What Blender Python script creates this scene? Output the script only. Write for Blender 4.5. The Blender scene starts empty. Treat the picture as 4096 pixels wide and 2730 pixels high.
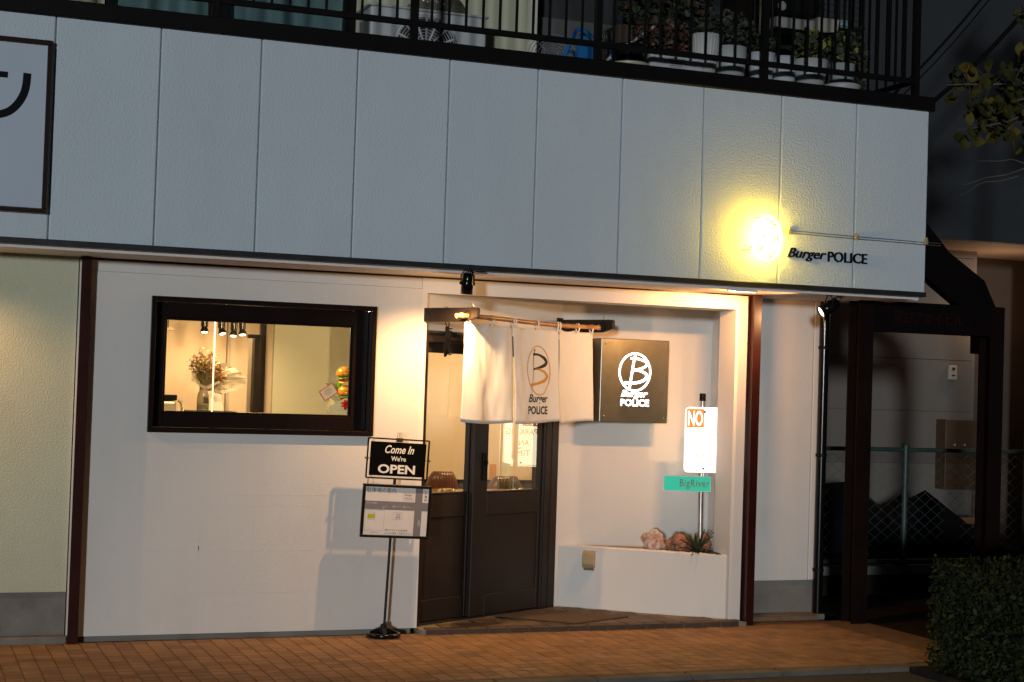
import bpy, bmesh, math, random
from math import sin, cos, pi, radians, sqrt
from mathutils import Vector, Matrix, noise
random.seed(7)
S = bpy.context.scene
COL = S.collection

# ------------------------------------------------------------------ camera
CAMPOS = Vector((-0.782, -9.510, 1.642))
YAW, PIT, ROL, FOC = 0.367, 0.028, 0.032, 1.56
fw = Vector((sin(YAW)*cos(PIT), cos(YAW)*cos(PIT), sin(PIT)))
rt = Vector((cos(YAW), -sin(YAW), 0)); up = rt.cross(fw)
r2 = rt*cos(ROL)+up*sin(ROL); u2 = -rt*sin(ROL)+up*cos(ROL)
cam = bpy.data.cameras.new('camera'); camo = bpy.data.objects.new('camera', cam); COL.objects.link(camo)
camo.matrix_world = Matrix(((r2.x, u2.x, -fw.x, CAMPOS.x), (r2.y, u2.y, -fw.y, CAMPOS.y), (r2.z, u2.z, -fw.z, CAMPOS.z), (0, 0, 0, 1)))
cam.sensor_width = 36; cam.lens = 36*FOC; cam.clip_end = 600; cam.clip_start = 0.1
S.camera = camo

# ------------------------------------------------------------------ world, sun, exposure
SUN_EL, SUN_AZ = radians(3), radians(-28)          # azimuth: measured from -Y towards +X
world = bpy.data.worlds.new('World'); S.world = world; world.use_nodes = True
wn = world.node_tree.nodes; wl = world.node_tree.links
bg = wn['Background']; sky = wn.new('ShaderNodeTexSky'); sky.sky_type = 'NISHITA'; sky.sun_disc = False
sky.sun_elevation = SUN_EL; sky.sun_rotation = pi-SUN_AZ; sky.air_density = 1.0; sky.ozone_density = 3.0; sky.dust_density = 0.3
wl.new(sky.outputs[0], bg.inputs[0]); bg.inputs[1].default_value = 0.010
sl = bpy.data.lights.new('sun', 'SUN'); sl.energy = 1.22; sl.angle = radians(3); sl.color = (0.90, 0.97, 1.0)
so = bpy.data.objects.new('sun', sl); COL.objects.link(so)
sdir = Vector((-sin(SUN_AZ)*cos(SUN_EL), cos(SUN_AZ)*cos(SUN_EL), -sin(SUN_EL)))
so.rotation_euler = sdir.to_track_quat('-Z', 'Y').to_euler(); so.location = (3, -14, 7)
S.view_settings.view_transform = 'Standard'; S.view_settings.look = 'None'; S.view_settings.gamma = 1; S.view_settings.exposure = 0.0
S.view_settings.use_curve_mapping = False
S.render.engine = 'CYCLES'; S.cycles.use_denoising = True; S.cycles.max_bounces = 8; S.cycles.transparent_max_bounces = 12
S.cycles.sample_clamp_indirect = 4.0
WARM = (1.0, 0.56, 0.23)

# ------------------------------------------------------------------ materials
MATS = {}
def mat(name, col, rough=0.6, metal=0.0, var=0.0, vscale=3.0, bump=0.0, bscale=80.0, bdist=0.004, spec=0.5, emit=None, estr=0.0, trans=0.0, coat=0.0, col2=None, detail=4, dirt=0.0, dscale=2.0, dcol=(0.1, 0.09, 0.07), streak=0.0, objvar=0.0, spots=0.0):
    if name in MATS: return MATS[name]
    m = bpy.data.materials.new(name); m.use_nodes = True; MATS[name] = m
    nt = m.node_tree; N = nt.nodes; L = nt.links; p = N['Principled BSDF']
    p.inputs['Base Color'].default_value = (*col, 1); p.inputs['Roughness'].default_value = rough; p.inputs['Metallic'].default_value = metal
    p.inputs['Specular IOR Level'].default_value = spec; p.inputs['Transmission Weight'].default_value = trans; p.inputs['Coat Weight'].default_value = coat
    geo = N.new('ShaderNodeNewGeometry')
    last = None
    if var > 0 or col2:
        n = N.new('ShaderNodeTexNoise'); n.inputs['Scale'].default_value = vscale; n.inputs['Detail'].default_value = detail; L.new(geo.outputs['Position'], n.inputs['Vector'])
        mx = N.new('ShaderNodeMix'); mx.data_type = 'RGBA'
        a = col; b = col2 if col2 else tuple(max(0, c*(1-var)) for c in col)
        mx.inputs['A'].default_value = (*a, 1); mx.inputs['B'].default_value = (*b, 1)
        r = N.new('ShaderNodeValToRGB'); r.color_ramp.elements[0].position = 0.35; r.color_ramp.elements[1].position = 0.68
        L.new(n.outputs['Fac'], r.inputs['Fac']); L.new(r.outputs['Color'], mx.inputs['Factor']); last = mx.outputs['Result']
    if dirt > 0:
        n2 = N.new('ShaderNodeTexNoise'); n2.inputs['Scale'].default_value = dscale; n2.inputs['Detail'].default_value = 8; n2.inputs['Roughness'].default_value = 0.7; L.new(geo.outputs['Position'], n2.inputs['Vector'])
        r2_ = N.new('ShaderNodeMapRange'); r2_.inputs['From Min'].default_value = 0.5; r2_.inputs['From Max'].default_value = 0.75; r2_.inputs['To Max'].default_value = dirt
        L.new(n2.outputs['Fac'], r2_.inputs['Value'])
        mx2 = N.new('ShaderNodeMix'); mx2.data_type = 'RGBA'; mx2.inputs['B'].default_value = (*dcol, 1)
        if last: L.new(last, mx2.inputs['A'])
        else: mx2.inputs['A'].default_value = (*col, 1)
        L.new(r2_.outputs[0], mx2.inputs['Factor']); last = mx2.outputs['Result']
    def mulcol(fac_socket, colr):
        nonlocal last
        mm = N.new('ShaderNodeMix'); mm.data_type = 'RGBA'; mm.inputs['B'].default_value = (*colr, 1)
        if last: L.new(last, mm.inputs['A'])
        else: mm.inputs['A'].default_value = (*col, 1)
        L.new(fac_socket, mm.inputs['Factor']); last = mm.outputs['Result']
    if streak > 0:
        mp = N.new('ShaderNodeMapping'); mp.inputs['Scale'].default_value = (3.2, 3.2, 0.5); L.new(geo.outputs['Position'], mp.inputs['Vector'])
        ns_ = N.new('ShaderNodeTexNoise'); ns_.inputs['Scale'].default_value = 1.6; ns_.inputs['Detail'].default_value = 5; L.new(mp.outputs[0], ns_.inputs['Vector'])
        rs = N.new('ShaderNodeMapRange'); rs.inputs['From Min'].default_value = 0.42; rs.inputs['From Max'].default_value = 0.75; rs.inputs['To Max'].default_value = streak*2.2; L.new(ns_.outputs['Fac'], rs.inputs['Value'])
        mulcol(rs.outputs[0], tuple(c*0.62 for c in col))
    if objvar > 0:
        oi = N.new('ShaderNodeObjectInfo'); ro_ = N.new('ShaderNodeMapRange'); ro_.inputs['To Max'].default_value = objvar*2; L.new(oi.outputs['Random'], ro_.inputs['Value'])
        mulcol(ro_.outputs[0], tuple(c*0.6 for c in col))
    if spots > 0:
        sp_ = N.new('ShaderNodeTexVoronoi'); sp_.inputs['Scale'].default_value = 5.5; sp_.inputs['Randomness'].default_value = 1; L.new(geo.outputs['Position'], sp_.inputs['Vector'])
        rs2 = N.new('ShaderNodeMapRange'); rs2.inputs['From Min'].default_value = 0.028; rs2.inputs['From Max'].default_value = 0.012; rs2.inputs['To Max'].default_value = spots; L.new(sp_.outputs['Distance'], rs2.inputs['Value'])
        mulcol(rs2.outputs[0], tuple(c*0.45 for c in col))
    if last: L.new(last, p.inputs['Base Color'])
    if bump > 0:
        nb = N.new('ShaderNodeTexNoise'); nb.inputs['Scale'].default_value = bscale; nb.inputs['Detail'].default_value = 3; L.new(geo.outputs['Position'], nb.inputs['Vector'])
        bn = N.new('ShaderNodeBump'); bn.inputs['Strength'].default_value = bump; bn.inputs['Distance'].default_value = bdist
        L.new(nb.outputs['Fac'], bn.inputs['Height']); L.new(bn.outputs['Normal'], p.inputs['Normal'])
    if emit:
        p.inputs['Emission Color'].default_value = (*emit, 1); p.inputs['Emission Strength'].default_value = estr
    return m

def glassmat(name, refl=0.1, tint=(1, 1, 1), rough=0.0):
    m = bpy.data.materials.new(name); m.use_nodes = True; MATS[name] = m
    nt = m.node_tree; N = nt.nodes; L = nt.links; N.remove(N['Principled BSDF'])
    t = N.new('ShaderNodeBsdfTransparent'); t.inputs[0].default_value = (*tint, 1)
    g = N.new('ShaderNodeBsdfGlossy'); g.inputs['Roughness'].default_value = rough; g.inputs['Color'].default_value = (1, 1, 1, 1)
    fr = N.new('ShaderNodeFresnel'); fr.inputs['IOR'].default_value = 1.5
    mr = N.new('ShaderNodeMath'); mr.operation = 'MULTIPLY'; mr.inputs[1].default_value = refl/0.045; mr.use_clamp = True
    geo = N.new('ShaderNodeNewGeometry'); inv = N.new('ShaderNodeMath'); inv.operation = 'SUBTRACT'; inv.inputs[0].default_value = 1.0; L.new(geo.outputs['Backfacing'], inv.inputs[1])
    fm = N.new('ShaderNodeMath'); fm.operation = 'MULTIPLY'; L.new(fr.outputs[0], fm.inputs[0]); L.new(inv.outputs[0], fm.inputs[1])
    L.new(fm.outputs[0], mr.inputs[0])
    mx = N.new('ShaderNodeMixShader'); L.new(mr.outputs[0], mx.inputs[0]); L.new(t.outputs[0], mx.inputs[1]); L.new(g.outputs[0], mx.inputs[2])
    L.new(mx.outputs[0], N['Material Output'].inputs['Surface'])
    return m

M_fascia = mat('fascia_paint', (0.56, 0.625, 0.69), 0.75, var=0.05, vscale=1.2, bump=0.8, bscale=75, bdist=0.006, dirt=0.22, dscale=0.7, dcol=(0.44, 0.46, 0.47), streak=0.05, objvar=0.05)
M_white = mat('white_wall_paint', (0.64, 0.62, 0.595), 0.7, var=0.04, vscale=0.8, bump=0.35, bscale=120, bdist=0.004, dirt=0.24, dscale=1.2, dcol=(0.46, 0.43, 0.40), streak=0.05, spots=0.6)
M_white_s = mat('white_plaster_smooth', (0.69, 0.665, 0.63), 0.7, var=0.03, vscale=1.5, bump=0.22, bscale=130, bdist=0.003, dirt=0.12, dscale=1.8, dcol=(0.46, 0.42, 0.38), spots=0.45)
M_green = mat('green_wall_paint', (0.53, 0.53, 0.385), 0.75, var=0.06, vscale=1.5, bump=0.6, bscale=90, bdist=0.006, dirt=0.2, dscale=2.5, dcol=(0.28, 0.30, 0.18))
M_cream = mat('cream_wall_paint', (0.50, 0.50, 0.36), 0.75, var=0.06, vscale=1.5, bump=0.3, bscale=100)
M_conc = mat('concrete', (0.20, 0.185, 0.165), 0.85, var=0.25, vscale=5, bump=0.4, bscale=60, dirt=0.7, dscale=3.0, dcol=(0.10, 0.09, 0.065))
M_col = mat('red_brown_steel_paint', (0.030, 0.006, 0.005), 0.32, spec=0.3, var=0.35, vscale=8, dirt=0.4, dscale=9, dcol=(0.03, 0.012, 0.010))
M_black = mat('black_steel_paint', (0.006, 0.005, 0.005), 0.5, var=0.2, vscale=10, bump=0.1, bscale=60, spec=0.12)
M_trim = mat('dark_metal_trim', (0.05, 0.05, 0.052), 0.42, metal=0.6, var=0.3, vscale=6)
M_soffit = mat('soffit_board', (0.74, 0.68, 0.64), 0.8, var=0.08, vscale=2, dirt=0.15, dscale=3, dcol=(0.4, 0.35, 0.32))
M_frame = mat('black_brown_window_frame', (0.012, 0.007, 0.006), 0.28, spec=0.22, var=0.2, vscale=7, bump=0.05, bscale=40)
M_door = mat('dark_brown_door_paint', (0.022, 0.016, 0.0135), 0.42, spec=0.25, var=0.2, vscale=5, bump=0.06, bscale=50)
M_glass = glassmat('window_glass', 0.05, (0.97, 0.97, 0.95))
M_doorglass = glassmat('door_glass', 0.17, (0.95, 0.94, 0.92))
M_tile = [mat('pavement_tile_%s' % n, c, 0.8, var=0.25, vscale=4, bump=0.3, bscale=120, bdist=0.002, dirt=0.6, dscale=1.7, dcol=(0.11, 0.075, 0.05)) for n, c in (('a', (0.275, 0.155, 0.078)), ('b', (0.24, 0.132, 0.066)), ('c', (0.30, 0.172, 0.088)), ('d', (0.205, 0.115, 0.060)))]
M_bed = mat('pavement_joint_sand', (0.15, 0.084, 0.046), 0.95, var=0.3, vscale=10)
M_steptile = [mat('step_tile_%s' % n, c, 0.65, var=0.3, vscale=6, bump=0.2, bscale=60) for n, c in (('a', (0.10, 0.07, 0.05)), ('b', (0.065, 0.042, 0.03)), ('c', (0.13, 0.095, 0.07)))]
M_grout = mat('step_grout', (0.22, 0.19, 0.16), 0.9, var=0.2, vscale=8)
M_asph = mat('asphalt', (0.045, 0.043, 0.042), 0.9, var=0.3, vscale=20, bump=0.7, bscale=160, bdist=0.006)
M_kerb = mat('kerb_concrete', (0.15, 0.135, 0.12), 0.9, var=0.3, vscale=6, bump=0.4, bscale=90, dirt=0.5, dscale=4)
M_soil = mat('dark_ground', (0.025, 0.022, 0.019), 0.95, spec=0.1, var=0.4, vscale=5, bump=0.5, bscale=40)

# ------------------------------------------------------------------ mesh builder
class MB:
    def __init__(s): s.v = []; s.f = []; s.mi = []; s.sm = []
    def add(s, vs, fs, mi=0, smooth=False):
        b = len(s.v); s.v += [tuple(v) for v in vs]
        for f in fs: s.f.append([b+i for i in f]); s.mi.append(mi); s.sm.append(smooth)
    def box(s, x0, x1, y0, y1, z0, z1, mi=0):
        s.add([(x0, y0, z0), (x1, y0, z0), (x1, y1, z0), (x0, y1, z0), (x0, y0, z1), (x1, y0, z1), (x1, y1, z1), (x0, y1, z1)],
              [(3, 2, 1, 0), (4, 5, 6, 7), (0, 1, 5, 4), (1, 2, 6, 5), (2, 3, 7, 6), (3, 0, 4, 7)], mi)
        return s
    def obox(s, o, ex, ey, ez, mi=0):   # oriented box from corner o with edge vectors
        o = Vector(o); ex = Vector(ex); ey = Vector(ey); ez = Vector(ez)
        p = [o, o+ex, o+ex+ey, o+ey]; p += [q+ez for q in p]
        s.add(p, [(3, 2, 1, 0), (4, 5, 6, 7), (0, 1, 5, 4), (1, 2, 6, 5), (2, 3, 7, 6), (3, 0, 4, 7)], mi); return s
    def prism(s, pts, d, mi=0, smooth=False):       # polygon of 3D points extruded by vector d
        n = len(pts); d = Vector(d); a = [Vector(p) for p in pts]; b = [p+d for p in a]
        s.add(a+b, [tuple(range(n-1, -1, -1)), tuple(range(n, 2*n))]+[(i, (i+1) % n, n+(i+1) % n, n+i) for i in range(n)], mi, smooth); return s
    def tube(s, pts, r, seg=8, mi=0, caps=True, smooth=True):
        pts = [Vector(p) for p in pts]; n = len(pts)
        rr = r if isinstance(r, (list, tuple)) else [r]*n
        vs = []; prev = None
        for i, p in enumerate(pts):
            t = (pts[min(i+1, n-1)]-pts[max(i-1, 0)]).normalized()
            if prev is None: a = t.orthogonal().normalized()
            else: a = (prev-t*prev.dot(t)).normalized()
            prev = a; b = t.cross(a)
            for k in range(seg):
                an = 2*pi*k/seg; vs.append(p+(a*cos(an)+b*sin(an))*rr[i])
        fs = [(i*seg+k, i*seg+(k+1) % seg, (i+1)*seg+(k+1) % seg, (i+1)*seg+k) for i in range(n-1) for k in range(seg)]
        s.add(vs, fs, mi, smooth)
        if caps:
            s.add(vs[:seg], [tuple(range(seg-1, -1, -1))], mi); s.add(vs[-seg:], [tuple(range(seg))], mi)
        return s
    def lathe(s, prof, seg=20, o=(0, 0, 0), ax=(0, 0, 1), mi=0, smooth=True, sx=1.0, sy=1.0, flute=0.0, nfl=0, caps=True):
        o = Vector(o); q = Vector(ax).to_track_quat('Z', 'Y'); vs = []
        for r, z in prof:
            for k in range(seg):
                an = 2*pi*k/seg; f = 1+(flute*cos(nfl*an) if nfl else 0)
                vs.append(o+q @ Vector((r*cos(an)*sx*f, r*sin(an)*sy*f, z)))
        n = len(prof)
        fs = [(i*seg+k, i*seg+(k+1) % seg, (i+1)*seg+(k+1) % seg, (i+1)*seg+k) for i in range(n-1) for k in range(seg)]
        s.add(vs, fs, mi, smooth)
        if caps and prof[0][0] > 1e-5: s.add(vs[:seg], [tuple(range(seg-1, -1, -1))], mi)
        if caps and prof[-1][0] > 1e-5: s.add(vs[-seg:], [tuple(range(seg))], mi)
        return s
    def ring(s, pts, r, seg=6, mi=0):                # closed tube
        pts = [Vector(p) for p in pts]; n = len(pts); vs = []; c = sum(pts, Vector())/n
        nrm = (pts[1]-pts[0]).cross(pts[n//3]-pts[0]).normalized()
        for i, p in enumerate(pts):
            t = (pts[(i+1) % n]-pts[i-1]).normalized(); a = nrm; b = t.cross(a)
            for k in range(seg):
                an = 2*pi*k/seg; vs.append(p+(a*cos(an)+b*sin(an))*r)
        s.add(vs, [(i*seg+k, i*seg+(k+1) % seg, ((i+1) % n)*seg+(k+1) % seg, ((i+1) % n)*seg+k) for i in range(n) for k in range(seg)], mi, True); return s
    def build(s, name, mats, parent=None, bevel=0.0, local=False, bseg=1):
        me = bpy.data.meshes.new(name)
        vs = s.v
        if parent is not None and not local:
            iv = WM[parent.name].inverted(); vs = [tuple(iv @ Vector(v)) for v in vs]
        me.from_pydata(vs, [], s.f)
        if not isinstance(mats, (list, tuple)): mats = [mats]
        for m in mats: me.materials.append(m)
        me.polygons.foreach_set('material_index', s.mi); me.polygons.foreach_set('use_smooth', s.sm)
        bm = bmesh.new(); bm.from_mesh(me)
        bmesh.ops.recalc_face_normals(bm, faces=bm.faces); bm.to_mesh(me); bm.free()
        me.update()
        o = bpy.data.objects.new(name, me); COL.objects.link(o)
        if parent is not None: o.parent = parent; WM[o.name] = WM[parent.name].copy()
        else: WM[o.name] = Matrix.Identity(4)
        if bevel > 0:
            b = o.modifiers.new('bevel', 'BEVEL'); b.width = bevel; b.segments = bseg; b.limit_method = 'ANGLE'; b.angle_limit = radians(40)
        return o
WM = {}
def tag(o, label=None, cat=None, group=None, kind=None):
    if label: o['label'] = label
    if cat: o['category'] = cat
    if group: o['group'] = group
    if kind: o['kind'] = kind
    return o
def thing(name, label, cat, loc=(0, 0, 0), rot=(0, 0, 0), group=None):
    o = bpy.data.objects.new(name, None); COL.objects.link(o); o.location = loc; o.rotation_euler = rot
    from mathutils import Euler
    WM[o.name] = Matrix.Translation(Vector(loc)) @ Euler(rot).to_matrix().to_4x4()
    o.empty_display_size = 0.1
    return tag(o, label, cat, group)
def inst(src, name, parent, loc=(0, 0, 0), rot=None, scale=None):
    c = bpy.data.objects.new(name, src.data); COL.objects.link(c); c.parent = parent; c.location = loc
    if rot: c.rotation_euler = rot
    if scale: c.scale = scale
    WM[c.name] = WM[parent.name].copy() if parent else Matrix.Identity(4)
    return c
def lamp(name, kind, parent, loc, power, color=WARM, size=0.02, spot=None, blend=0.5, aim=None):
    l = bpy.data.lights.new(name, kind); l.energy = power; l.color = color; l.shadow_soft_size = size
    if kind == 'SPOT': l.spot_size = radians(spot); l.spot_blend = blend
    o = bpy.data.objects.new(name, l); COL.objects.link(o)
    if parent: o.parent = parent; o.location = WM[parent.name].inverted() @ Vector(loc)
    else: o.location = loc
    if aim: o.rotation_euler = (WM[parent.name].to_quaternion().inverted() @ Vector(aim)).to_track_quat('-Z', 'Y').to_euler()
    return o
def text_data(body, size=1.0, extrude=0.0, shear=0.0, bold=0.0, align='LEFT', sx=1.0, spacing=1.0, fit=None, line=1.0, res=3):
    c = bpy.data.curves.new('txt', 'FONT'); c.body = body; c.size = size; c.extrude = extrude; c.shear = shear; c.offset = bold; c.align_x = align; c.space_character = spacing; c.space_line = line
    c.resolution_u = res
    o = bpy.data.objects.new('txt', c); COL.objects.link(o)
    dg = bpy.context.evaluated_depsgraph_get(); me = bpy.data.meshes.new_from_object(o.evaluated_get(dg))
    vs = [v.co.copy() for v in me.vertices]; fs = [tuple(p.vertices) for p in me.polygons]
    bpy.data.objects.remove(o); bpy.data.curves.remove(c); bpy.data.meshes.remove(me)
    if fit:   # (width, height or None): scale to fit, origin at left-bottom of bbox
        x0 = min(v.x for v in vs); x1 = max(v.x for v in vs); y0 = min(v.y for v in vs); y1 = max(v.y for v in vs)
        kx = fit[0]/(x1-x0); ky = fit[1]/(y1-y0) if fit[1] else kx
        for v in vs: v.x = (v.x-x0)*kx; v.y = (v.y-y0)*ky
    return vs, fs
def put_text(mb, td, o, ex, ey, en=None, mi=0):
    o = Vector(o); ex = Vector(ex); ey = Vector(ey); en = Vector(en) if en else ex.cross(ey)
    mb.add([o+ex*v.x+ey*v.y+en*v.z for v in td[0]], td[1], mi)
def ribbon(pts, w, sub=4):        # smooth flat stroke in 2D, returns left/right outlines as quads (verts2d, faces)
    P = [Vector((a, b)) for a, b in pts]; W = w if isinstance(w, (list, tuple)) else [w]*len(P)
    out = []; ww = []
    for i in range(len(P)-1):
        p0 = P[max(i-1, 0)]; p1 = P[i]; p2 = P[i+1]; p3 = P[min(i+2, len(P)-1)]
        for k in range(sub):
            t = k/sub
            out.append(0.5*((2*p1)+(p2-p0)*t+(2*p0-5*p1+4*p2-p3)*t*t+(3*p1-p0-3*p2+p3)*t**3)); ww.append(W[i]*(1-t)+W[i+1]*t)
    out.append(P[-1]); ww.append(W[-1])
    vs = []; n = len(out)
    for i, p in enumerate(out):
        t = (out[min(i+1, n-1)]-out[max(i-1, 0)]).normalized(); nn_ = Vector((-t.y, t.x))
        vs += [p+nn_*ww[i]/2, p-nn_*ww[i]/2]
    return vs, [(2*i, 2*i+1, 2*i+3, 2*i+2) for i in range(n-1)], out
def ellipse2(cx, cy, a, b, n=48, tilt=0.0):
    return [(cx+a*cos(2*pi*k/n)*cos(tilt)-b*sin(2*pi*k/n)*sin(tilt), cy+a*cos(2*pi*k/n)*sin(tilt)+b*sin(2*pi*k/n)*cos(tilt)) for k in range(n)]

# ================================================================== SETTING: ground, road, pavement
g = MB(); g.add([(-150, -150, -0.09), (150, -150, -0.09), (150, 150, -0.09), (-150, 150, -0.09)], [(0, 1, 2, 3)]); tag(g.build('ground', M_soil), kind='structure')
g = MB(); g.add([(-60, -8.0, -0.03), (60, -8.0, -0.03), (60, -1.22, -0.03), (-60, -1.22, -0.03)], [(0, 1, 2, 3)]); tag(g.build('road', M_asph), kind='structure')
g = MB()
x = -3.0
while x < 9: g.box(x, x+0.594, -1.222, -1.105, -0.08, -0.002); x += 0.6
tag(g.build('kerb', M_kerb, bevel=0.008), kind='structure')
g = MB(); g.box(-6, 12, -13.5, -8.0, -0.08, -0.01); tag(g.build('far_pavement', M_kerb), kind='structure')
pav = MB().box(-3.0, 5.9, -1.105, 0.60, -0.08, -0.0015).build('pavement', M_bed); tag(pav, kind='structure')
g = MB(); g.box(5.9, 16, -1.105, 5.5, -0.08, -0.012); tag(g.build('alley_ground', mat('alley_ground', (0.022, 0.019, 0.017), 0.95, spec=0.1, var=0.4, vscale=3, bump=0.4, bscale=50)), kind='structure')
# pavement tiles, 0.1 m grid in stack bond
P = 0.0985; TS = 0.0945
tl = []
for j in range(17):
    y0 = -1.103+j*P
    for i in range(-28, 59):
        x0 = 0.02+i*P
        if y0+TS > 0.5 or x0+TS > 5.62: continue
        tl.append((x0, y0))
def tile_mesh(sz, h, ch=0.004, mi=0):
    b = MB(); a = sz/2
    b.add([(-a, -a, 0), (a, -a, 0), (a, a, 0), (-a, a, 0), (-a, -a, h-ch), (a, -a, h-ch), (a, a, h-ch), (-a, a, h-ch), (-a+ch, -a+ch, h), (a-ch, -a+ch, h), (a-ch, a-ch, h), (-a+ch, a-ch, h)],
          [(0, 1, 5, 4), (1, 2, 6, 5), (2, 3, 7, 6), (3, 0, 4, 7), (4, 5, 9, 8), (5, 6, 10, 9), (6, 7, 11, 10), (7, 4, 8, 11), (8, 9, 10, 11)]); return b
tiles0 = []
for k in range(4):
    o = tile_mesh(TS, 0.012).build('pavement_tile', M_tile[k], pav); tiles0.append(o)
def vis_size(t):     # nearest tiles inside the frame show largest
    d = Vector((t[0], t[1], 0))-CAMPOS; z = d.dot(fw); return z if abs(d.dot(r2)/z) < 0.34 and -d.dot(u2)/z < 0.216 else z+100
tl.sort(key=vis_size)
rest = MB()
for n_, (x0, y0) in enumerate(tl):
    k = random.choices(range(4), (5, 4, 3, 2))[0]; h = random.uniform(-0.0015, 0.0015)
    if n_ < 300:
        o = tiles0[k] if tiles0[k].location.length < 1e-6 else inst(tiles0[k], 'pavement_tile', pav)
        o.location = (x0+TS/2, y0+TS/2, -0.009+h); o.rotation_euler = (random.uniform(-.006, .006), random.uniform(-.006, .006), random.uniform(-.004, .004))
    else:
        b = tile_mesh(TS, 0.012); rest.add([(a+x0+TS/2, c+y0+TS/2, z-0.009+h) for a, c, z in b.v], b.f, k)
o = rest.build('pavement_tiles', M_tile, pav); tag(o, kind='stuff')

# ================================================================== THE SHOP BUILDING
shop = thing('shop_building', 'two-storey shop building with grey panelled fascia, white walls and a recessed door', 'building')
WY = 0.52                                   # lower wall plane
# fascia panels
pm = MB(); w, h, c = 0.5935, 1.284, 0.007
a = [(-w/2, .03, 0), (w/2, .03, 0), (w/2, .03, h), (-w/2, .03, h), (-w/2, c, 0), (w/2, c, 0), (w/2, c, h), (-w/2, c, h), (-w/2+c, 0, 0), (w/2-c, 0, 0), (w/2-c, 0, h), (-w/2+c, 0, h)]
pm.add(a, [(0, 1, 5, 4), (1, 2, 6, 5), (2, 3, 7, 6), (3, 0, 4, 7), (4, 5, 9, 8), (5, 6, 10, 9), (6, 7, 11, 10), (7, 4, 8, 11), (8, 9, 10, 11)])
p0 = None
for k in range(-4, 10):
    if p0 is None: p0 = o = pm.build('fascia_panel', M_fascia, shop)
    else: o = inst(p0, 'fascia_panel', shop)
    o.location = (0.3+k*0.6, random.uniform(-.0015, .0015), 2.398)
    o.rotation_euler = (0, 0, random.uniform(-.0015, .0015))
MB().box(-2.4, 5.999, 0.018, 0.12, 2.40, 3.68).build('fascia_core', mat('joint_sealant', (0.50, 0.53, 0.56), 0.8, var=0.1), shop)
MB().box(-2.4, 6.006, -0.006, 0.05, 2.364, 2.397).build('fascia_trim', M_trim, shop, bevel=0.003)
MB().box(-2.4, 5.985, 0.056, 0.66, 2.345, 2.40).box(4.95, 5.985, .6601, 1.5, 2.345, 2.40).build('soffit', M_soffit, shop)
MB().box(5.945, 5.98, 0.06, 0.82, 2.340, 2.3447).build('soffit_edging', M_white_s, shop)
MB().box(-2.4, 5.998, 0.12, 5.4, 2.401, 3.62).build('floor_slab', M_conc, shop)
# front left wall with window opening
X0, X1, Z0, Z1 = 0.675, 2.118, 1.285, 2.128
wl_ = MB()
wl_.box(0.24, X0, WY, .64, .035, 2.262).box(X1, 2.43, WY, .64, .035, 2.262).box(X0, X1, WY, .64, .035, Z0).box(X0, X1, WY, .64, Z1, 2.262)
wl_.build('front_wall', M_white, shop)
MB().box(0.24, 2.43, WY+.006, .64, 2.2635, 2.3335).build('wall_top_board', M_white, shop, bevel=0.002)
MB().box(0.24, 4.95, WY-.004, .655, 2.334, 2.3448).build('red_beam', M_col, shop)
MB().box(0.24, 2.43, WY+.012, .64, -.02, .034).build('wall_footing', M_conc, shop, bevel=0.004)
for (za, zb) in ((0.9, 0.906), (0.832, 0.836), (0.55, 0.554), (0.285, 0.289)):
    MB().box(0.33, 2.42, WY-.0007, WY+.002, za, zb-.0015).build('wall_joint', M_white, shop)
for xx, za, zb in ((1.02, .06, .9), (1.36, .06, .83), (1.02, .55, .58)):
    MB().box(xx, xx+.004, WY-.0006, WY+.002, za, zb).build('wall_joint', M_white, shop)
# green wall at the left
MB().box(-3.2, 0.232, .545, .655, .305, 2.3448).build('green_wall', M_green, shop)
MB().box(-3.2, 0.232, .552, .66, -.03, .3045).build('concrete_base', M_conc, shop)
MB().box(-3.2, 0.24, .47, .5515, -.03, .045).build('concrete_footing', M_conc, shop, bevel=0.006)
# steel columns
for xa in (0.240, 4.876):
    b = MB(); b.box(xa, xa+.062, .440, .452, -.02, 2.3448); b.box(xa+.012, xa+.061, .4521, .56, -.02, 2.3447)
    b.build('steel_column', M_col, shop, bevel=0.002)
# entrance: door wall, recess
A = Vector((2.45, .56)); TH = radians(30); DD = Vector((cos(TH), sin(TH))); NN = Vector((-sin(TH), cos(TH)))
def D(u, w, z): q = A+DD*(u*1.045)-NN*w; return Vector((q.x, q.y, z))
ex = Vector((DD.x, DD.y, 0)); en = Vector((-NN.x, -NN.y, 0)); ez = Vector((0, 0, 1))
def dbox(mb, u0, u1, w0, w1, z0, z1, mi=0): mb.obox(D(u0, w0, z0), ex*((u1-u0)*1.045), en*(w1-w0), ez*(z1-z0), mi)
b = MB(); dbox(b, -.02, 1.462, -.11, 0, 1.993, 2.336); b.build('door_head_wall', M_white_s, shop)
MB().box(2.43, 2.468, WY+.001, .60, .035, 2.236).build('door_side_wall', M_white_s, shop)
BX = D(1.46, 0, 0)
MB().box(BX.x, 5.12, 1.325, 1.42, .02, 2.40).build('recess_back_wall', M_white_s, shop)
MB().box(5.02, 5.12, .836, 1.3245, .02, 2.40).build('recess_side_wall', M_white_s, shop)
b = MB(); b.prism([(2.43, WY, 2.236), (4.87, WY, 2.236), (4.87, .86, 2.236), (2.43, .60, 2.236)], (0, 0, .0975)); b.build('entrance_header', M_white_s, shop)
MB().box(2.47, 5.02, .58, 1.324, 2.30, 2.336).build('recess_ceiling', M_white_s, shop)
MB().prism([(4.776, WY, .03), (4.871, WY, .03), (4.871, .58, .03), (4.83, .58, .03), (4.83, .76, .03), (4.776, .76, .03)], (0, 0, 2.2055)).build('entrance_pier', M_white_s, shop)
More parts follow.
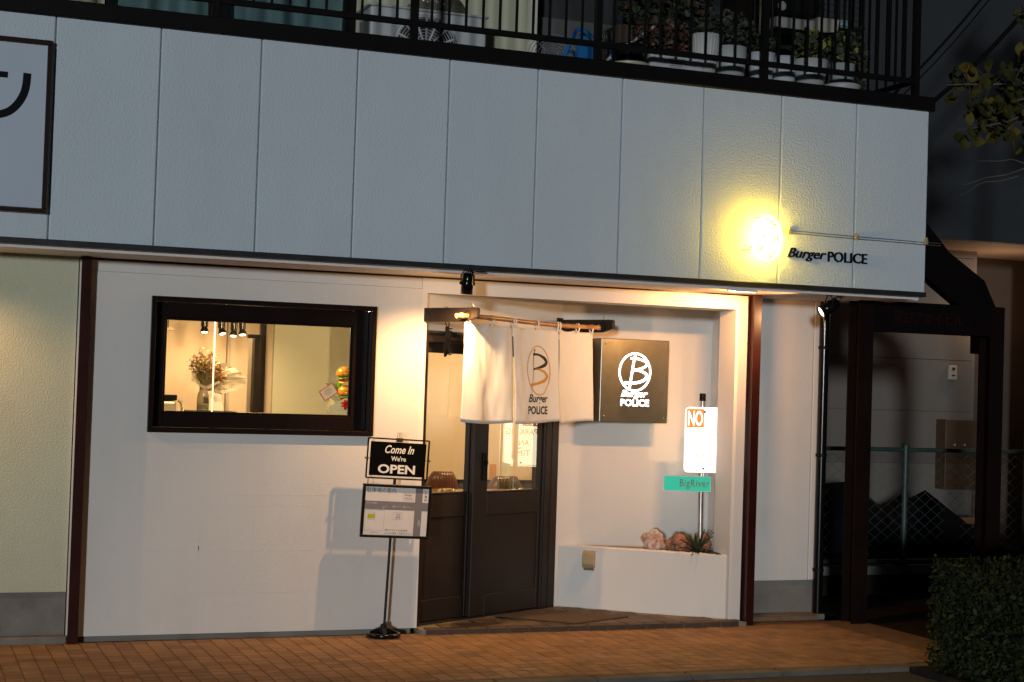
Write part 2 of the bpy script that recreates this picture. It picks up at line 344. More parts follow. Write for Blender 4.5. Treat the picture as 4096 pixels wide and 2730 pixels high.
# planter
pa = Vector((3.80, 1.3245)); pb = Vector((4.775, .548)); pd = (pb-pa).normalized(); pn = Vector((pd.y, -pd.x))
b = MB(); b.prism([(pa.x, pa.y, .03), (pb.x, pb.y, .03), (pb.x, pb.y+.115, .03), (pa.x+.16, pa.y, .03)], (0, 0, .458)); b.build('planter_wall', M_white_s, shop, bevel=0.006)
b = MB(); b.prism([(pa.x+.17, pa.y, .05), (pb.x-.004, pb.y+.12, .05), (4.774, .86, .05), (5.0, .86, .05), (5.0, 1.324, .05)], (0, 0, .40)); b.build('planter_soil', M_soil, shop)
# right wing
MB().box(4.948, 5.60, .82, .95, .27, 2.3448).build('wing_wall', M_white, shop)
MB().box(5.607, 5.695, .812, .95, .27, 2.3448).build('wing_wall_edge', M_white, shop, bevel=0.004)
MB().box(4.948, 5.675, .835, .95, -.02, .269).build('wing_base', M_conc, shop)
MB().box(4.948, 5.69, .70, .834, -.02, .03).build('wing_footing', M_conc, shop, bevel=0.006)
MB().box(5.60, 5.69, .951, 5.2, -.02, 2.384).build('side_wall', M_white, shop)
# step with tiles
poly = [Vector((2.47, .42)), Vector((4.87, .42)), Vector((4.776, .55)), Vector((pa.x, pa.y)), Vector((BX.x, BX.y)), Vector((2.47, .57))]
stp = MB().prism([(p.x, p.y, -.02) for p in poly], (0, 0, .0545)).build('entrance_step', M_grout, shop)
def inside(pt):
    r = False
    for i in range(len(poly)):
        p, q = poly[i], poly[i-1]
        if (p.y > pt.y) != (q.y > pt.y) and pt.x < (q.x-p.x)*(pt.y-p.y)/(q.y-p.y)+p.x: r = not r
    return r
st0 = [tile_mesh(.141, .009, .003).build('step_tile', M_steptile[k], stp) for k in range(3)]; used = set()
for i in range(17):
    for j in range(6):
        xx = 2.56+i*.1445; yy = .565+j*.1445
        if all(inside(Vector((xx+dx*.074, yy+dy*.074))) for dx in (-1, 1) for dy in (-1, 1)):
            k = random.randrange(3)
            o = st0[k] if k not in used else inst(st0[k], 'step_tile', stp); used.add(k)
            o.location = (xx, yy, .0335); o.rotation_euler = (random.uniform(-.006, .006), random.uniform(-.006, .006), 0)
ns0 = None
for i in range(16):
    if ns0 is None: ns0 = o = MB().box(-.0705, .0705, 0, .07, -.046, .009).build('nosing_tile', M_steptile[1], stp, bevel=.006)
    else: o = inst(ns0, 'nosing_tile', stp); bm_ = o.modifiers.new('bevel', 'BEVEL'); bm_.width = .006; bm_.limit_method = 'ANGLE'
    o.location = (2.57+i*.1445, .412, .0335)

# window
win = MB().box(X0, X0+.03, .485, .60, Z0, Z1).box(X1-.03, X1, .485, .60, Z0, Z1).box(X0+.03, X1-.03, .485, .60, Z1-.03, Z1).box(X0+.03, X1-.03, .485, .60, Z0, Z0+.03).build('window', M_frame, shop, bevel=0.003)
gx0, gx1, gz0, gz1 = .775, 1.982, 1.405, 1.998
b = MB(); yA, yB = .572, .62
b.box(X0+.031, gx0, yA, yB, Z0+.031, Z1-.031).box(gx1, X1-.031, yA, yB, Z0+.031, Z1-.031).box(gx0, gx1, yA, yB, Z0+.031, gz0).box(gx0, gx1, yA, yB, gz1, Z1-.031)
b.build('sash', M_frame, win, bevel=0.004)
b = MB(); b.box(gx0, gx0+.012, .584, .60, gz0+.012, gz1-.012).box(gx1-.012, gx1, .584, .60, gz0+.012, gz1-.012).box(gx0, gx1, .584, .60, gz0, gz0+.012).box(gx0, gx1, .584, .60, gz1-.012, gz1); b.build('glazing_bead', M_frame, win, bevel=0.002)
MB().box(gx0, gx1, .605, .609, gz0, gz1).build('pane', M_glass, win)

# door frame and sliding leaves
b = MB(); dbox(b, 0.018, .058, -.10, .012, .03, 1.992); dbox(b, 1.29, 1.46, -.10, .006, .03, 1.992); dbox(b, .058, 1.29, -.10, .006, 1.915, 1.992); dbox(b, 1.31, 1.318, .006, .012, .03, 1.992); dbox(b, 1.38, 1.388, .006, .012, .03, 1.992)
frm = b.build('door_frame', M_door, shop, bevel=0.003)
b = MB(); dbox(b, .058, 1.29, -.10, .004, .028, .042); b.build('door_track', M_trim, frm)
def leaf(u0, u1, w0, w1, gu0, gu1, zt, handle):
    b = MB(); zb, gz = .045, .895
    dbox(b, u0, gu0, w0, w1, zb, zt); dbox(b, gu1, u1, w0, w1, zb, zt); dbox(b, gu0, gu1, w0, w1, 1.848, zt); dbox(b, gu0, gu1, w0, w1, .735, gz); dbox(b, gu0, gu1, w0, w1, zb, .19)
    o = b.build('sliding_door', M_door, shop, bevel=0.004)
    b = MB(); dbox(b, gu0+.001, gu1-.001, w0+.008, w1-.010, .191, .734); b.build('lower_panel', M_door, o)
    b = MB(); dbox(b, gu0, gu1, (w0+w1)/2-.002, (w0+w1)/2+.002, gz, 1.848); b.build('pane', M_doorglass, o)
    b = MB(); dbox(b, gu0, gu1, w1-.004, w1+.004, gz, gz+.010); b.build('glazing_bead', M_trim, o)
    if handle:
        b = MB(); dbox(b, handle, handle+.045, w1+.0005, w1+.012, .98, 1.17); dbox(b, handle+.012, handle+.033, w1+.012, w1+.03, 1.09, 1.12); b.build('handle', M_black, o, bevel=.004)
    return o
leaf(.060, .645, -.095, -.055, .075, .555, 1.93, None)
leaf(.560, 1.289, -.045, -.008, .707, 1.262, 1.93, .645)

# ================================================================== INTERIOR (walls belong to the building)
M_iw = mat('interior_beige_wall', (0.68, 0.55, 0.41), 0.8, var=0.04, vscale=1.5, bump=0.08, bscale=60)
M_sage = mat('interior_sage_wall', (0.42, 0.42, 0.33), 0.8, var=0.04, vscale=2)
M_ifl = mat('interior_floor_boards', (0.20, 0.13, 0.08), 0.5, var=0.3, vscale=6)
M_iceil = mat('interior_ceiling', (0.62, 0.57, 0.48), 0.8, var=0.05)
MB().box(-.3, 5.60, .655, 5.1, -.02, .028).build('interior_floor', M_ifl, shop)
MB().box(-.3, 5.60, 1.51, 5.1, 2.385, 2.40).box(-.3, 3.7, .655, 1.51, 2.365, 2.3832).build('interior_ceiling', M_iceil, shop)
MB().box(-.42, -.3, .67, 5.1, -.02, 2.40).build('interior_side_wall', M_iw, shop)
b = MB(); b.box(-.3, 2.215, 5.0, 5.1, .02, 2.385).box(2.215, 2.36, 5.0, 5.1, 2.03, 2.385).box(2.36, 3.2, 5.0, 5.1, .02, 2.385); b.build('interior_back_wall', M_iw, shop)
MB().box(2.0, 3.2, 6.2, 6.3, .02, 2.385).box(1.9, 2.0, 5.101, 6.2, .02, 2.385).build('passage_wall', M_iw, shop)
MB().box(2.01, 2.035, 4.92, 5.0, .03, 2.384).build('wall_return', mat('interior_grey_wall', (0.42, 0.36, 0.29), 0.8, var=0.05), shop)
b = MB(); b.box(2.262, 2.312, 4.95, 5.06, .03, 2.0).box(2.312, 2.36, 4.93, 4.999, .03, 2.384).box(2.20, 2.312, 4.95, 4.999, 2.0, 2.035); b.build('inner_door_frame', M_frame, shop)
MB().box(2.395, 3.20, 4.74, 4.80, .03, 2.384).build('sage_wall', M_sage, shop)
b = MB(); b.box(3.2, 5.6, 4.5, 4.60, .76, 2.384); b.build('dining_wall', M_iw, shop)
MB().box(3.2, 5.6, 4.48, 4.60, .03, .735).build('wainscot', mat('dark_wainscot', (0.06, 0.05, 0.045), 0.5, var=0.2), shop)
MB().box(3.11, 3.2, 4.5, 4.735, .03, 2.384).build('wall_end', M_iw, shop)
MB().box(3.2, 5.6, 4.465, 4.60, .7355, .7595).build('wainscot_rail', M_frame, shop, bevel=.003)

def simple(name, label, cat, mb, m, group=None, bevel=0.0):
    return tag(mb.build(name, m, bevel=bevel), label, cat, group)
M_blk = mat('black_plastic', (0.007, 0.007, 0.007), 0.4, spec=0.2)
M_blkgloss = mat('black_gloss', (0.004, 0.004, 0.004), 0.18, spec=0.35)
M_bulb = mat('lit_bulb', (1, 1, 1), 0.3, emit=(1.0, 0.82, 0.55), estr=9.0)
# interior track spotlights
TRK = [((1.63, 4.0, 2.01), (0, -.2, -1)), ((1.765, 3.9, 2.0), (.2, -.3, -1)), ((1.895, 4.1, 1.99), (-.12, -.2, -1)), ((1.945, 3.95, 2.0), (.05, -.2, -1))]
LBL = ['black interior ceiling spotlight farthest left behind the window', 'tilted black interior spotlight just right of the bright glass edge', 'lower black interior spotlight half hidden behind its twin', 'black interior spotlight in front of the lower twin at right']
for (pt, dr), lb in zip(TRK, LBL):
    t = thing('interior_spotlight', lb, 'spotlight', pt, group='interior track spotlights')
    d = Vector(dr).normalized(); pt = Vector(pt)
    MB().lathe([(.012, .0), (.034, .002), (.036, .012), (.026, .035), (.024, .05)], 16, pt, -d).build('lamp_head', M_blkgloss, t)
    q = pt-d*.05
    MB().lathe([(.03, 0), (.03, .075)], 16, q, (0, 0, 1)).build('driver_body', M_blkgloss, t)
    MB().tube([q+Vector((0, 0, .07)), Vector((q.x, q.y, 2.384))], .006, 6).build('stem', M_blk, t)
    MB().lathe([(.0, -.004), (.022, -.003), (.030, .004)], 14, pt, -d).build('bulb', M_bulb, t)
    lamp('interior_spotlight_light', 'SPOT', t, pt+d*.02, 19, (1, .67, .33), .03, 120, .8, Vector((0, .75, -.7)))
# pendant lamps deeper in the room that light walls and tables
for k, (pt, pw, lb) in enumerate((((4.2, 3.2, 2.1), 80, 'pendant lamp over the dining tables behind the curtain'), ((1.7, 2.4, 2.25), 110, 'small ceiling lamp above the counter hidden by the window head'), ((5.0, 2.3, 2.1), 24, 'pendant lamp behind the recess wall'))):
    t = thing('pendant_lamp', lb, 'lamp', pt); pt = Vector(pt)
    MB().lathe([(.02, .14), (.05, .13), (.11, .02), (.115, .0)], 20, pt, caps=False).build('shade', M_blk, t)
    MB().tube([pt+Vector((0, 0, .13)), Vector((pt.x, pt.y, 2.385))], .004, 6).build('cord', M_blk, t)
    MB().lathe([(.0, -.01), (.03, .0), (.035, .03), (.02, .06)], 14, pt).build('bulb', M_bulb, t)
    lamp('pendant_light', 'POINT', t, pt-Vector((0, 0, .06)), pw, (1, .72, .37), .06)
lp = thing('passage_lamp', 'lamp in the passage behind the inner door', 'lamp', (2.26, 5.8, 2.3))
MB().lathe([(.06, 0), (.06, .05)], 16, (2.26, 5.8, 2.3)).build('diffuser', M_bulb, lp)
lamp('passage_light', 'POINT', lp, (2.26, 5.75, 2.2), 12, (1, .74, .42), .05)

# counter with tray, vase, bouquet
M_wood = mat('pale_wood', (0.45, 0.32, 0.19), 0.5, var=0.2, vscale=9)
ct = thing('serving_counter', 'long pale wood counter under the window view', 'counter', (1.2, 4.1, .03))
MB().box(-.2, 2.35, 3.75, 4.35, 1.30, 1.335).build('counter_top', M_wood, ct, bevel=.004)
MB().box(-.15, 2.3, 3.85, 4.30, .03, 1.30).build('counter_front', M_sage, ct)
simple('serving_tray', 'thin dark tray under the glass vase', 'tray', MB().box(1.50, 1.90, 3.85, 4.12, 1.3355, 1.35), M_blk, bevel=.005)
vz = (1.635, 3.98, 1.3505)
vs_ = thing('glass_vase', 'smoky ribbed glass vase with a dark label', 'vase', vz)
MB().lathe([(.0, .003), (.046, 0), (.050, .012), (.053, .07), (.047, .13), (.033, .17), (.034, .20), (.031, .20), (.030, .17), (.043, .13), (.048, .07), (.046, .016), (0, .012)], 32, vz, flute=.02, nfl=16).build('vase_body', mat('smoky_glass', (0.62, 0.60, 0.50), 0.10, trans=0.85, spec=0.6), vs_)
b = MB(); b.box(vz[0]-.005, vz[0]+.035, vz[1]-.0575, vz[1]-.0560, vz[2]+.06, vz[2]+.115); b.build('label', mat('dark_label', (0.03, 0.022, 0.02), 0.4), vs_)
bq = thing('dried_bouquet', 'dried flower bouquet wrapped in white paper standing in the vase', 'bouquet', (1.65, 3.98, 1.5))
# wrapping paper: flared sheet
b = MB(); vs = []; KEY = [(-62, .15), (-40, .19), (-15, .20), (12, .23), (36, .275), (55, .30), (72, .345), (86, .31), (97, .17), (112, .10)]
for i in range(28):
    f_ = i/27*(len(KEY)-1); k_ = min(int(f_), len(KEY)-2); t = f_-k_; th_ = radians(KEY[k_][0]*(1-t)+KEY[k_+1][0]*t); R_ = KEY[k_][1]*(1-t)+KEY[k_+1][1]*t
    for j in range(7):
        q = .06+.94*j/6; r = R_*q; z_ = 1.53+r*cos(th_); x_ = 1.655+r*sin(th_)
        vs.append((x_+.012*noise.noise(Vector((i*.9, j*.8, 3))), 4.03-.10*q*abs(sin(th_*1.1))**2-.03*q*q+.030*noise.noise(Vector((i*.7, j*.9, 0))), z_+.014*noise.noise(Vector((i*.8, j*.7, 7)))))
b.add(vs, [(i*7+j, i*7+j+1, i*7+8+j, i*7+7+j) for i in range(27) for j in range(6)], 0, False)
vs = []
for i in range(16):          # front lip of the paper rolled round the stems
    th_ = radians(-70+i*9.5); R_ = .13+.03*sin(i*.7)
    for j in range(4):
        q = .1+.9*j/3; vs.append((1.655+R_*q*sin(th_)*1.0-.01, 3.93-.03*q+.012*noise.noise(Vector((i*.8, j, 5))), 1.525+R_*q*(.32+.25*abs(sin(th_)))+.01*noise.noise(Vector((i, j, 9)))))
b.add(vs, [(i*4+j, i*4+j+1, i*4+5+j, i*4+4+j) for i in range(15) for j in range(3)], 0, True)
b.build('wrapping_paper', mat('wrapping_paper', (0.62, 0.54, 0.43), 0.6), bq)
cols = [mat('dried_green', (0.19, 0.15, 0.065), 0.8), mat('dried_brown', (0.17, 0.09, 0.04), 0.8), mat('dried_orange', (0.50, 0.15, 0.03), 0.7), mat('dried_tan', (0.28, 0.18, 0.08), 0.8), mat('dried_yellow', (0.65, 0.42, 0.05), 0.7)]
st = MB(); fl = MB()
for k in range(150):
    a1 = random.uniform(-1.0, 1.15); r = random.uniform(.5, 1)
    p0_ = Vector((1.655, 3.98, 1.53)); p1 = p0_+Vector((sin(a1)*.17*r, random.uniform(-.07, .05), cos(a1)*.33*r*(1 if a1 < .3 else .8)))
    mid = (p0_+p1)/2+Vector((random.uniform(-.01, .01), 0, .02)); st.tube([p0_, mid, p1], .0015, 4, 0)
    c = random.choices(range(5), (6, 5, 3 if a1 > .2 else 1, 3, .4))[0]
    if random.random() < .55:
        for q in range(random.randint(5, 9)):
            dv = Vector((random.gauss(0, .016), random.gauss(0, .014), random.gauss(0, .02))); e = Vector((random.gauss(0, 1), random.gauss(0, 1), random.gauss(0, 1))).normalized()*random.uniform(.012, .028)
            f_ = e.orthogonal().normalized()*.006; pp = p1+dv; fl.add([pp-e, pp+f_, pp+e, pp-f_], [(0, 1, 2, 3)], c)
    else:
        fl.lathe([(0, -.010), (.008, -.006), (.011, 0), (.007, .008), (0, .011)], 6, p1, (p1-mid), c)
st.build('stem', cols[0], bq); fl.build('flower_head', cols, bq)
simple('white_paper_card', 'white card leaning behind the vase', 'card', MB().prism([(1.70, 4.06, 1.351), (1.83, 4.06, 1.351), (1.80, 4.09, 1.50), (1.715, 4.09, 1.50)], (0, .004, 0)), mat('white_card', (0.75, 0.70, 0.62), 0.6))
gp = thing('glass_partition', 'clear glass partition with a bright emissive edge', 'glass screen', (1.53, 3.0, 1.3))
MB().box(1.526, 1.536, 2.99, 2.998, 1.30, 2.30).build('emissive_edge', mat('edge_glint_emission', (0.85, 0.80, 0.7), 0.2, emit=(1, .88, .62), estr=0.5), gp)  # emission imitates the glint along the glass edge
MB().box(1.537, 2.0, 2.992, 2.996, 1.30, 2.30).build('glass_sheet', glassmat('partition_glass', 0.02), gp)
MB().box(1.50, 2.02, 2.96, 3.03, 1.27, 1.30).box(1.52, 1.56, 2.97, 3.02, .03, 1.27).box(1.95, 1.99, 2.97, 3.02, .03, 1.27).build('support', M_blk, gp)
ap = thing('steel_appliance', 'brushed steel kitchen appliance with black top behind the left pane edge', 'appliance', (1.1, 3.6, .03))
MB().box(.95, 1.33, 3.45, 3.80, .03, 1.435).build('body', mat('brushed_steel', (0.55, 0.48, 0.38), 0.35, metal=0.8, var=0.1), ap, bevel=.02, bseg=3)
MB().box(.95, 1.332, 3.44, 3.81, 1.437, 1.482).build('black_top', M_blkgloss, ap, bevel=.006)
MB().tube([(1.345, 3.46, 1.44), (1.365, 3.46, 1.425), (1.378, 3.46, 1.39), (1.38, 3.46, 1.2)], .012, 8).build('side_pipe', mat('steel_pipe', (0.6, 0.55, 0.45), 0.25, metal=.9), ap)
sh = thing('wall_shelf', 'small hanging wooden rack at the upper left pane corner', 'shelf', (1.25, 3.5, 2.0))
MB().box(1.12, 1.283, 3.45, 3.6, 2.0, 2.022).build('board', M_wood, sh)
MB().box(1.243, 1.252, 3.5, 3.51, 2.022, 2.384).build('hanger_rod', M_blk, sh)
# balloon gift by the right pane edge
bl = thing('balloon_gift', 'burger-shaped foil balloon arrangement in dotted wrap behind the window', 'balloons', (2.36, 2.2, 1.28))
M_bun = mat('bun_foil', (0.62, 0.27, 0.03), 0.14, metal=0.45); M_let = mat('lettuce_foil', (0.12, 0.30, 0.03), 0.2, metal=.2); M_redf = mat('red_foil', (0.55, 0.02, 0.02), 0.18, metal=.3); M_yel = mat('cheese_foil', (0.65, 0.42, 0.04), 0.2, metal=.2); M_pat = mat('patty_foil', (0.07, 0.03, 0.015), 0.25)
for (cx, cz, s_) in ((2.372, 1.675, 1.0), (2.385, 1.535, 1.0)):
    b = MB(); b.lathe([(.0, .058), (.03, .054), (.055, .038), (.071, .012), (.072, -.004), (.055, -.012), (0, -.014)], 24, (cx, 2.2, cz+.015), (-.25, -.1, 1), sx=1, sy=.8); b.build('bun_balloon', M_bun, bl)
    b = MB(); b.lathe([(0, .0), (.06, .0), (.076, -.008), (.06, -.016), (0, -.016)], 24, (cx+.006, 2.2, cz+.0), (-.25, -.1, 1), flute=.06, nfl=9, sy=.8); b.build('lettuce_layer', M_let, bl)
    b = MB(); b.lathe([(0, 0), (.05, 0), (.062, -.01), (.05, -.02), (0, -.02)], 20, (cx+.009, 2.2, cz-.016), (-.25, -.1, 1), sy=.8); b.build('tomato_layer', M_redf if s_ else M_redf, bl)
    b = MB(); b.lathe([(0, 0), (.055, 0), (.066, -.007), (.05, -.014), (0, -.014)], 20, (cx+.012, 2.2, cz-.034), (-.25, -.1, 1), sy=.8); b.build('cheese_layer', M_yel, bl)
b = MB()
for k in range(5):
    a0 = radians(150)+2*pi*k/5; c0 = Vector((2.335, 2.23, 1.58))
    tip = c0+Vector((cos(a0)*.115, 0, sin(a0)*.075)); l_ = c0+Vector((cos(a0+.63)*.045, 0, sin(a0+.63)*.04)); r_ = c0+Vector((cos(a0-.63)*.045, 0, sin(a0-.63)*.04))
    for sy in (-.022, .022): b.add([c0+Vector((0, sy, 0)), l_, tip, r_], [(0, 1, 2), (0, 2, 3)])
b.build('star_balloon', M_let, bl)
b = MB(); n = 20; vs = []
for j, (r, z) in enumerate(((.07, 1.285), (.12, 1.36), (.145, 1.42), (.155, 1.475))):
    for i in range(n): an = 2*pi*i/n; rr = r*(1+.12*sin(4*an)*j/3); vs.append((2.40+rr*cos(an), 2.2+rr*.7*sin(an), z+.035*j/3*sin(3*an+.6)))
b.add(vs, [(j*n+i, j*n+(i+1) % n, (j+1)*n+(i+1) % n, (j+1)*n+i) for j in range(3) for i in range(n)], 0, True)
b.add([(2.33, 2.2, 1.281), (2.47, 2.2, 1.281), (2.47, 2.25, 1.281), (2.33, 2.25, 1.281)], [(0, 1, 2, 3)])
wr = b.build('wrap', mat('clear_wrap', (0.62, 0.60, 0.38), 0.25), bl)
b = MB()
for k in range(26):
    an = random.uniform(pi*.75, pi*1.9); t = random.uniform(.2, 1); r = (.1+.055*t)*1.03
    p = Vector((2.40+r*cos(an), 2.2+r*.7*sin(an)-.004, 1.33+.13*t)); b.lathe([(0, .0012), (.007, .0008), (.007, 0)], 8, p, Vector((cos(an), sin(an)*1.2, .3)))
b.build('dot', M_blk, wr)
b = MB()
for k in range(9):
    a0 = 2*pi*k/9; c0 = Vector((2.37, 2.08, 1.462)); e = Vector((cos(a0), -.2, sin(a0)*.75))*.055; f_ = Vector((-sin(a0), 0, cos(a0)))*.014
    b.add([c0, c0+e*.6+f_, c0+e, c0+e*.6-f_, c0+e*.5+Vector((0, -.018, 0))], [(0, 1, 4), (1, 2, 4), (2, 3, 4), (3, 0, 4)])
b.build('red_bow', M_redf, bl)
cd = MB(); c0 = Vector((2.232, 2.11, 1.552)); e1 = Vector((.8, 0, .55)).normalized(); e2 = Vector((-.55, 0, .8)).normalized()
cd.obox(c0-e1*.062-e2*.043, e1*.124, (0, .003, 0), e2*.086); cdo = cd.build('greeting_card', mat('card_red_rim', (0.62, 0.12, 0.08), 0.5), bl)
cd = MB(); cd.obox(c0-e1*.054-e2*.036+Vector((0, -.0015, 0)), e1*.108, (0, .001, 0), e2*.072); cd.build('card_face', mat('card_face', (0.78, 0.66, 0.52), 0.5), cdo)
cd = MB()
for k, (w_, off) in enumerate(((.05, .02), (.07, .008), (.06, -.004), (.04, -.018))): cd.obox(c0-e1*w_/2+e2*off+Vector((0, -.0022, 0)), e1*w_, (0, .0006, 0), e2*.003)
cd.build('card_writing', mat('card_ink', (0.12, 0.08, 0.05), 0.6), cdo)
MB().tube([(2.27, 2.12, 1.53), (2.36, 2.15, 1.46)], .002, 5).build('card_pick', M_let, bl)
sd = thing('side_cabinet', 'low cabinet carrying the balloon gift below the sill', 'cabinet', (2.4, 2.2, .03))
MB().box(2.22, 2.62, 2.0, 2.4, .03, 1.28).build('body', M_wood, sd, bevel=.004); MB().box(2.235, 2.605, 1.99, 2.0, .06, 1.25).build('door', M_wood, sd, bevel=.003)
# dining tables and chairs behind the door
M_leather = mat('red_brown_leather', (0.14, 0.040, 0.018), 0.32, var=0.3, vscale=8); M_leather2 = mat('olive_leather', (0.055, 0.045, 0.018), 0.25, var=0.3, vscale=8, col2=(0.14, 0.04, 0.02))
def chair(lb, cx, cy, rz, w, h, m):
    t = thing('dining_chair', lb, 'chair', (cx, cy, .03), (0, 0, rz), 'dining chairs')
    b = MB(); n = 60; top = h; rows = 9; vs = []
    for j in range(rows):
        v = j/(rows-1); z = top-.30+.30*v; hw = w/2*(1-.16*max(0, (v-.55)/.45)**2.2)
        for i in range(n+1):
            uu = i/n*2-1; x_ = uu*hw; zz = z-(.10*max(0, abs(uu)-.68)**1.3*2.2*v); y_ = .05*abs(uu)**2-.028*(1-v)
            vs.append((x_, y_-.030*sqrt(max(0, 1-abs(2*v-1)**3))*sqrt(max(0, 1-abs(uu)**6))-.007*abs(cos(uu*17))**.6*(abs(uu) < .92), zz))
    f = len(vs); vs += [(x_, y_+.045, z_) for x_, y_, z_ in [(a[0], .05*(a[0]/(w/2))**2, a[2]) for a in vs]]
    q = lambda j, i: j*(n+1)+i
    fs = [(q(j, i), q(j, i+1), q(j+1, i+1), q(j+1, i)) for j in range(rows-1) for i in range(n)]
    fs += [(f+q(j, i), f+q(j+1, i), f+q(j+1, i+1), f+q(j, i+1)) for j in range(rows-1) for i in range(n)]
    for i in range(n): fs += [(q(rows-1, i), q(rows-1, i+1), f+q(rows-1, i+1), f+q(rows-1, i)), (q(0, i+1), q(0, i), f+q(0, i), f+q(0, i+1))]
    for j in range(rows-1): fs += [(q(j+1, 0), q(j, 0), f+q(j, 0), f+q(j+1, 0)), (q(j, n), q(j+1, n), f+q(j+1, n), f+q(j, n))]
    b.add(vs, fs, 0, True); b.build('backrest', m, t, local=True)
    MB().box(-w/2, w/2, -.44, .0, .40, .47).build('seat', m, t, bevel=.025, local=True, bseg=3)
    for sx in (-1, 1):
        for sy in (-.40, -.02): MB().tube([(sx*w*.42, sy, .40), (sx*w*.46, sy, 0)], .014, 8).build('leg', M_blk, t, local=True)
        MB().tube([(sx*w*.36, .03, top-.3), (sx*w*.36, .0, .42)], .012, 6).build('back_support', M_blk, t, local=True)
    return t
chair('red-brown ribbed leather chair seen left of the door meeting stile', 3.53, 3.2, radians(-8), .27, .875, M_leather)
chair('dark olive leather chair seen through the right door pane', 4.11, 3.2, radians(8), .32, .84, M_leather2)
chair('low rounded brown chair half hidden behind the door meeting stile', 3.52, 2.35, radians(150), .24, .78, M_leather)
for k, (cx, cy, lb) in enumerate(((3.36, 2.72, 'dining table in front of the red-brown chair'), (4.05, 2.75, 'dining table in front of the olive chair'))):
    t = thing('dining_table', lb, 'table', (cx, cy, .03), group='dining tables')
    MB().box(cx-.30, cx+.26, cy-.3, cy+.3, .745, .775).build('table_top', mat('table_wood', (0.24, 0.12, 0.055), 0.25, var=0.3, vscale=7), t, bevel=.004)
    MB().lathe([(.2, 0), (.2, .015), (.03, .03), (.03, .70), (.12, .715)], 20, (cx, cy, .03)).build('pedestal', M_blk, t)
    b = MB()
    for i in range(7):
        a0 = random.uniform(0, pi); p = Vector((cx+random.uniform(-.12, .05), cy-.2+random.uniform(-.05, .1), .79)); e = Vector((cos(a0), sin(a0)*.4, random.uniform(.05, .3)))*.07
        b.tube([p-e*.4, p+e*.3+Vector((0, 0, .012)), p+e], .004, 5)
    simple('cutlery_bundle', 'small heap of napkin-wrapped cutlery on the table of the '+('red-brown' if k == 0 else 'olive')+' chair', 'cutlery', b, mat('shiny_wrap', (0.8, 0.7, 0.5), 0.15, metal=.5), 'cutlery bundles')
simple('wall_notice', 'small orange paper notice on the dining wall', 'notice', MB().box(4.42, 4.485, 4.494, 4.4985, .77, .905), mat('orange_paper', (0.55, 0.24, 0.05), 0.6))

# ================================================================== CANOPY SPOTLIGHTS
def canopy_spot(lb, base, aim, power, spot, r=.039, L=.138, blend=.6, laim=None, spill=0):
    base = Vector(base); aim = Vector(aim).normalized(); t = thing('canopy_spotlight', lb, 'spotlight', base, group='spotlights under the canopy')
    c0 = Vector((base.x, base.y, base.z-.085)); back = c0-aim*L*.5; front = c0+aim*L*.5
    MB().lathe([(.0, 0), (r*.7, .002), (r*.93, .02), (r*.97, .045), (r*.97, .048), (r, .05), (r, L), (r*.9, L), (r*.9, L-.03)], 24, back, aim, caps=False).build('housing', M_blkgloss, t)
    side = aim.cross(Vector((0, 0, 1)));  side = side.normalized() if side.length > .05 else Vector((1, 0, 0))
    b = MB(); b.tube([c0+side*(r+.012), c0+side*(r+.012)+Vector((0, 0, .05)), base+side*.022, base, base-side*.022, c0-side*(r+.012)+Vector((0, 0, .05)), c0-side*(r+.012)], .004, 6); b.build('bracket', M_blk, t)
    for s_ in (-1, 1): MB().lathe([(.011, 0), (.011, .016), (.006, .02)], 10, c0+side*s_*r, side*s_).build('knob', M_blk, t)
    MB().lathe([(r*.5, 0), (r*.5, .004)], 12, base-Vector((0, 0, .003)), (0, 0, 1)).build('ceiling_mount', M_blk, t)
    MB().tube([back, back-aim*.03+Vector((.01, 0, .02)), base+Vector((.03, -.005, -.02)), base+Vector((.06, -.005, -.006)), base+Vector((.12, -.005, -.006))], .0045, 6).build('cable', M_blk, t)
    MB().lathe([(0, .003), (r*.88, 0)], 20, front-aim*.012, aim).build('lens', mat('lit_lens', (1, 1, 1), .3, emit=(1, .85, .62), estr=5), t)
    if spill: lamp('canopy_spotlight_spill', 'POINT', t, front+aim*.02, spill, WARM, .012)
    lamp('canopy_spotlight_light', 'SPOT', t, front+aim*.012, power, WARM, .012, spot, blend, Vector(laim or aim).normalized())
canopy_spot('black canopy spotlight hanging above the noren, seen from behind', (2.560, .0, 2.3635), (-.03, .10, -1), 115, 124, blend=1.0, laim=(-.16, .42, -1), spill=5)
canopy_spot('black canopy spotlight at the right end, tilted to the left with its lit rim showing', (5.275, .10, 2.3448), (-.86, .10, -.50), 50, 140, r=.044, L=.15, blend=.9)
canopy_spot('canopy spotlight over the green wall beyond the left picture edge', (-.95, .16, 2.3448), (.22, .25, -1), 60, 140)

sb = thing('added_strip_light', 'added short warm strip light under the canopy edge above the planter', 'lamp', (4.57, .075, 2.338))  # unseen lamp, added to warm the entrance recess
MB().box(4.46, 4.68, .062, .088, 2.332, 2.3448).build('strip_body', M_white_s, sb)
MB().box(4.47, 4.67, .066, .084, 2.3295, 2.3318).build('strip_diffuser', mat('lit_strip', (1, 1, 1), .4, emit=(1, .72, .42), estr=6), sb)
_a = bpy.data.lights.new('added_recess_light', 'AREA'); _a.shape = 'RECTANGLE'; _a.size = .20; _a.size_y = .02; _a.energy = 20; _a.color = (1, .46, .15)
_o = bpy.data.objects.new('added_recess_light', _a); COL.objects.link(_o); _o.parent = sb; _o.location = (0, .0, -.012); _o.rotation_euler = Vector((-.15, .62, -.72)).to_track_quat('-Z', 'Y').to_euler()

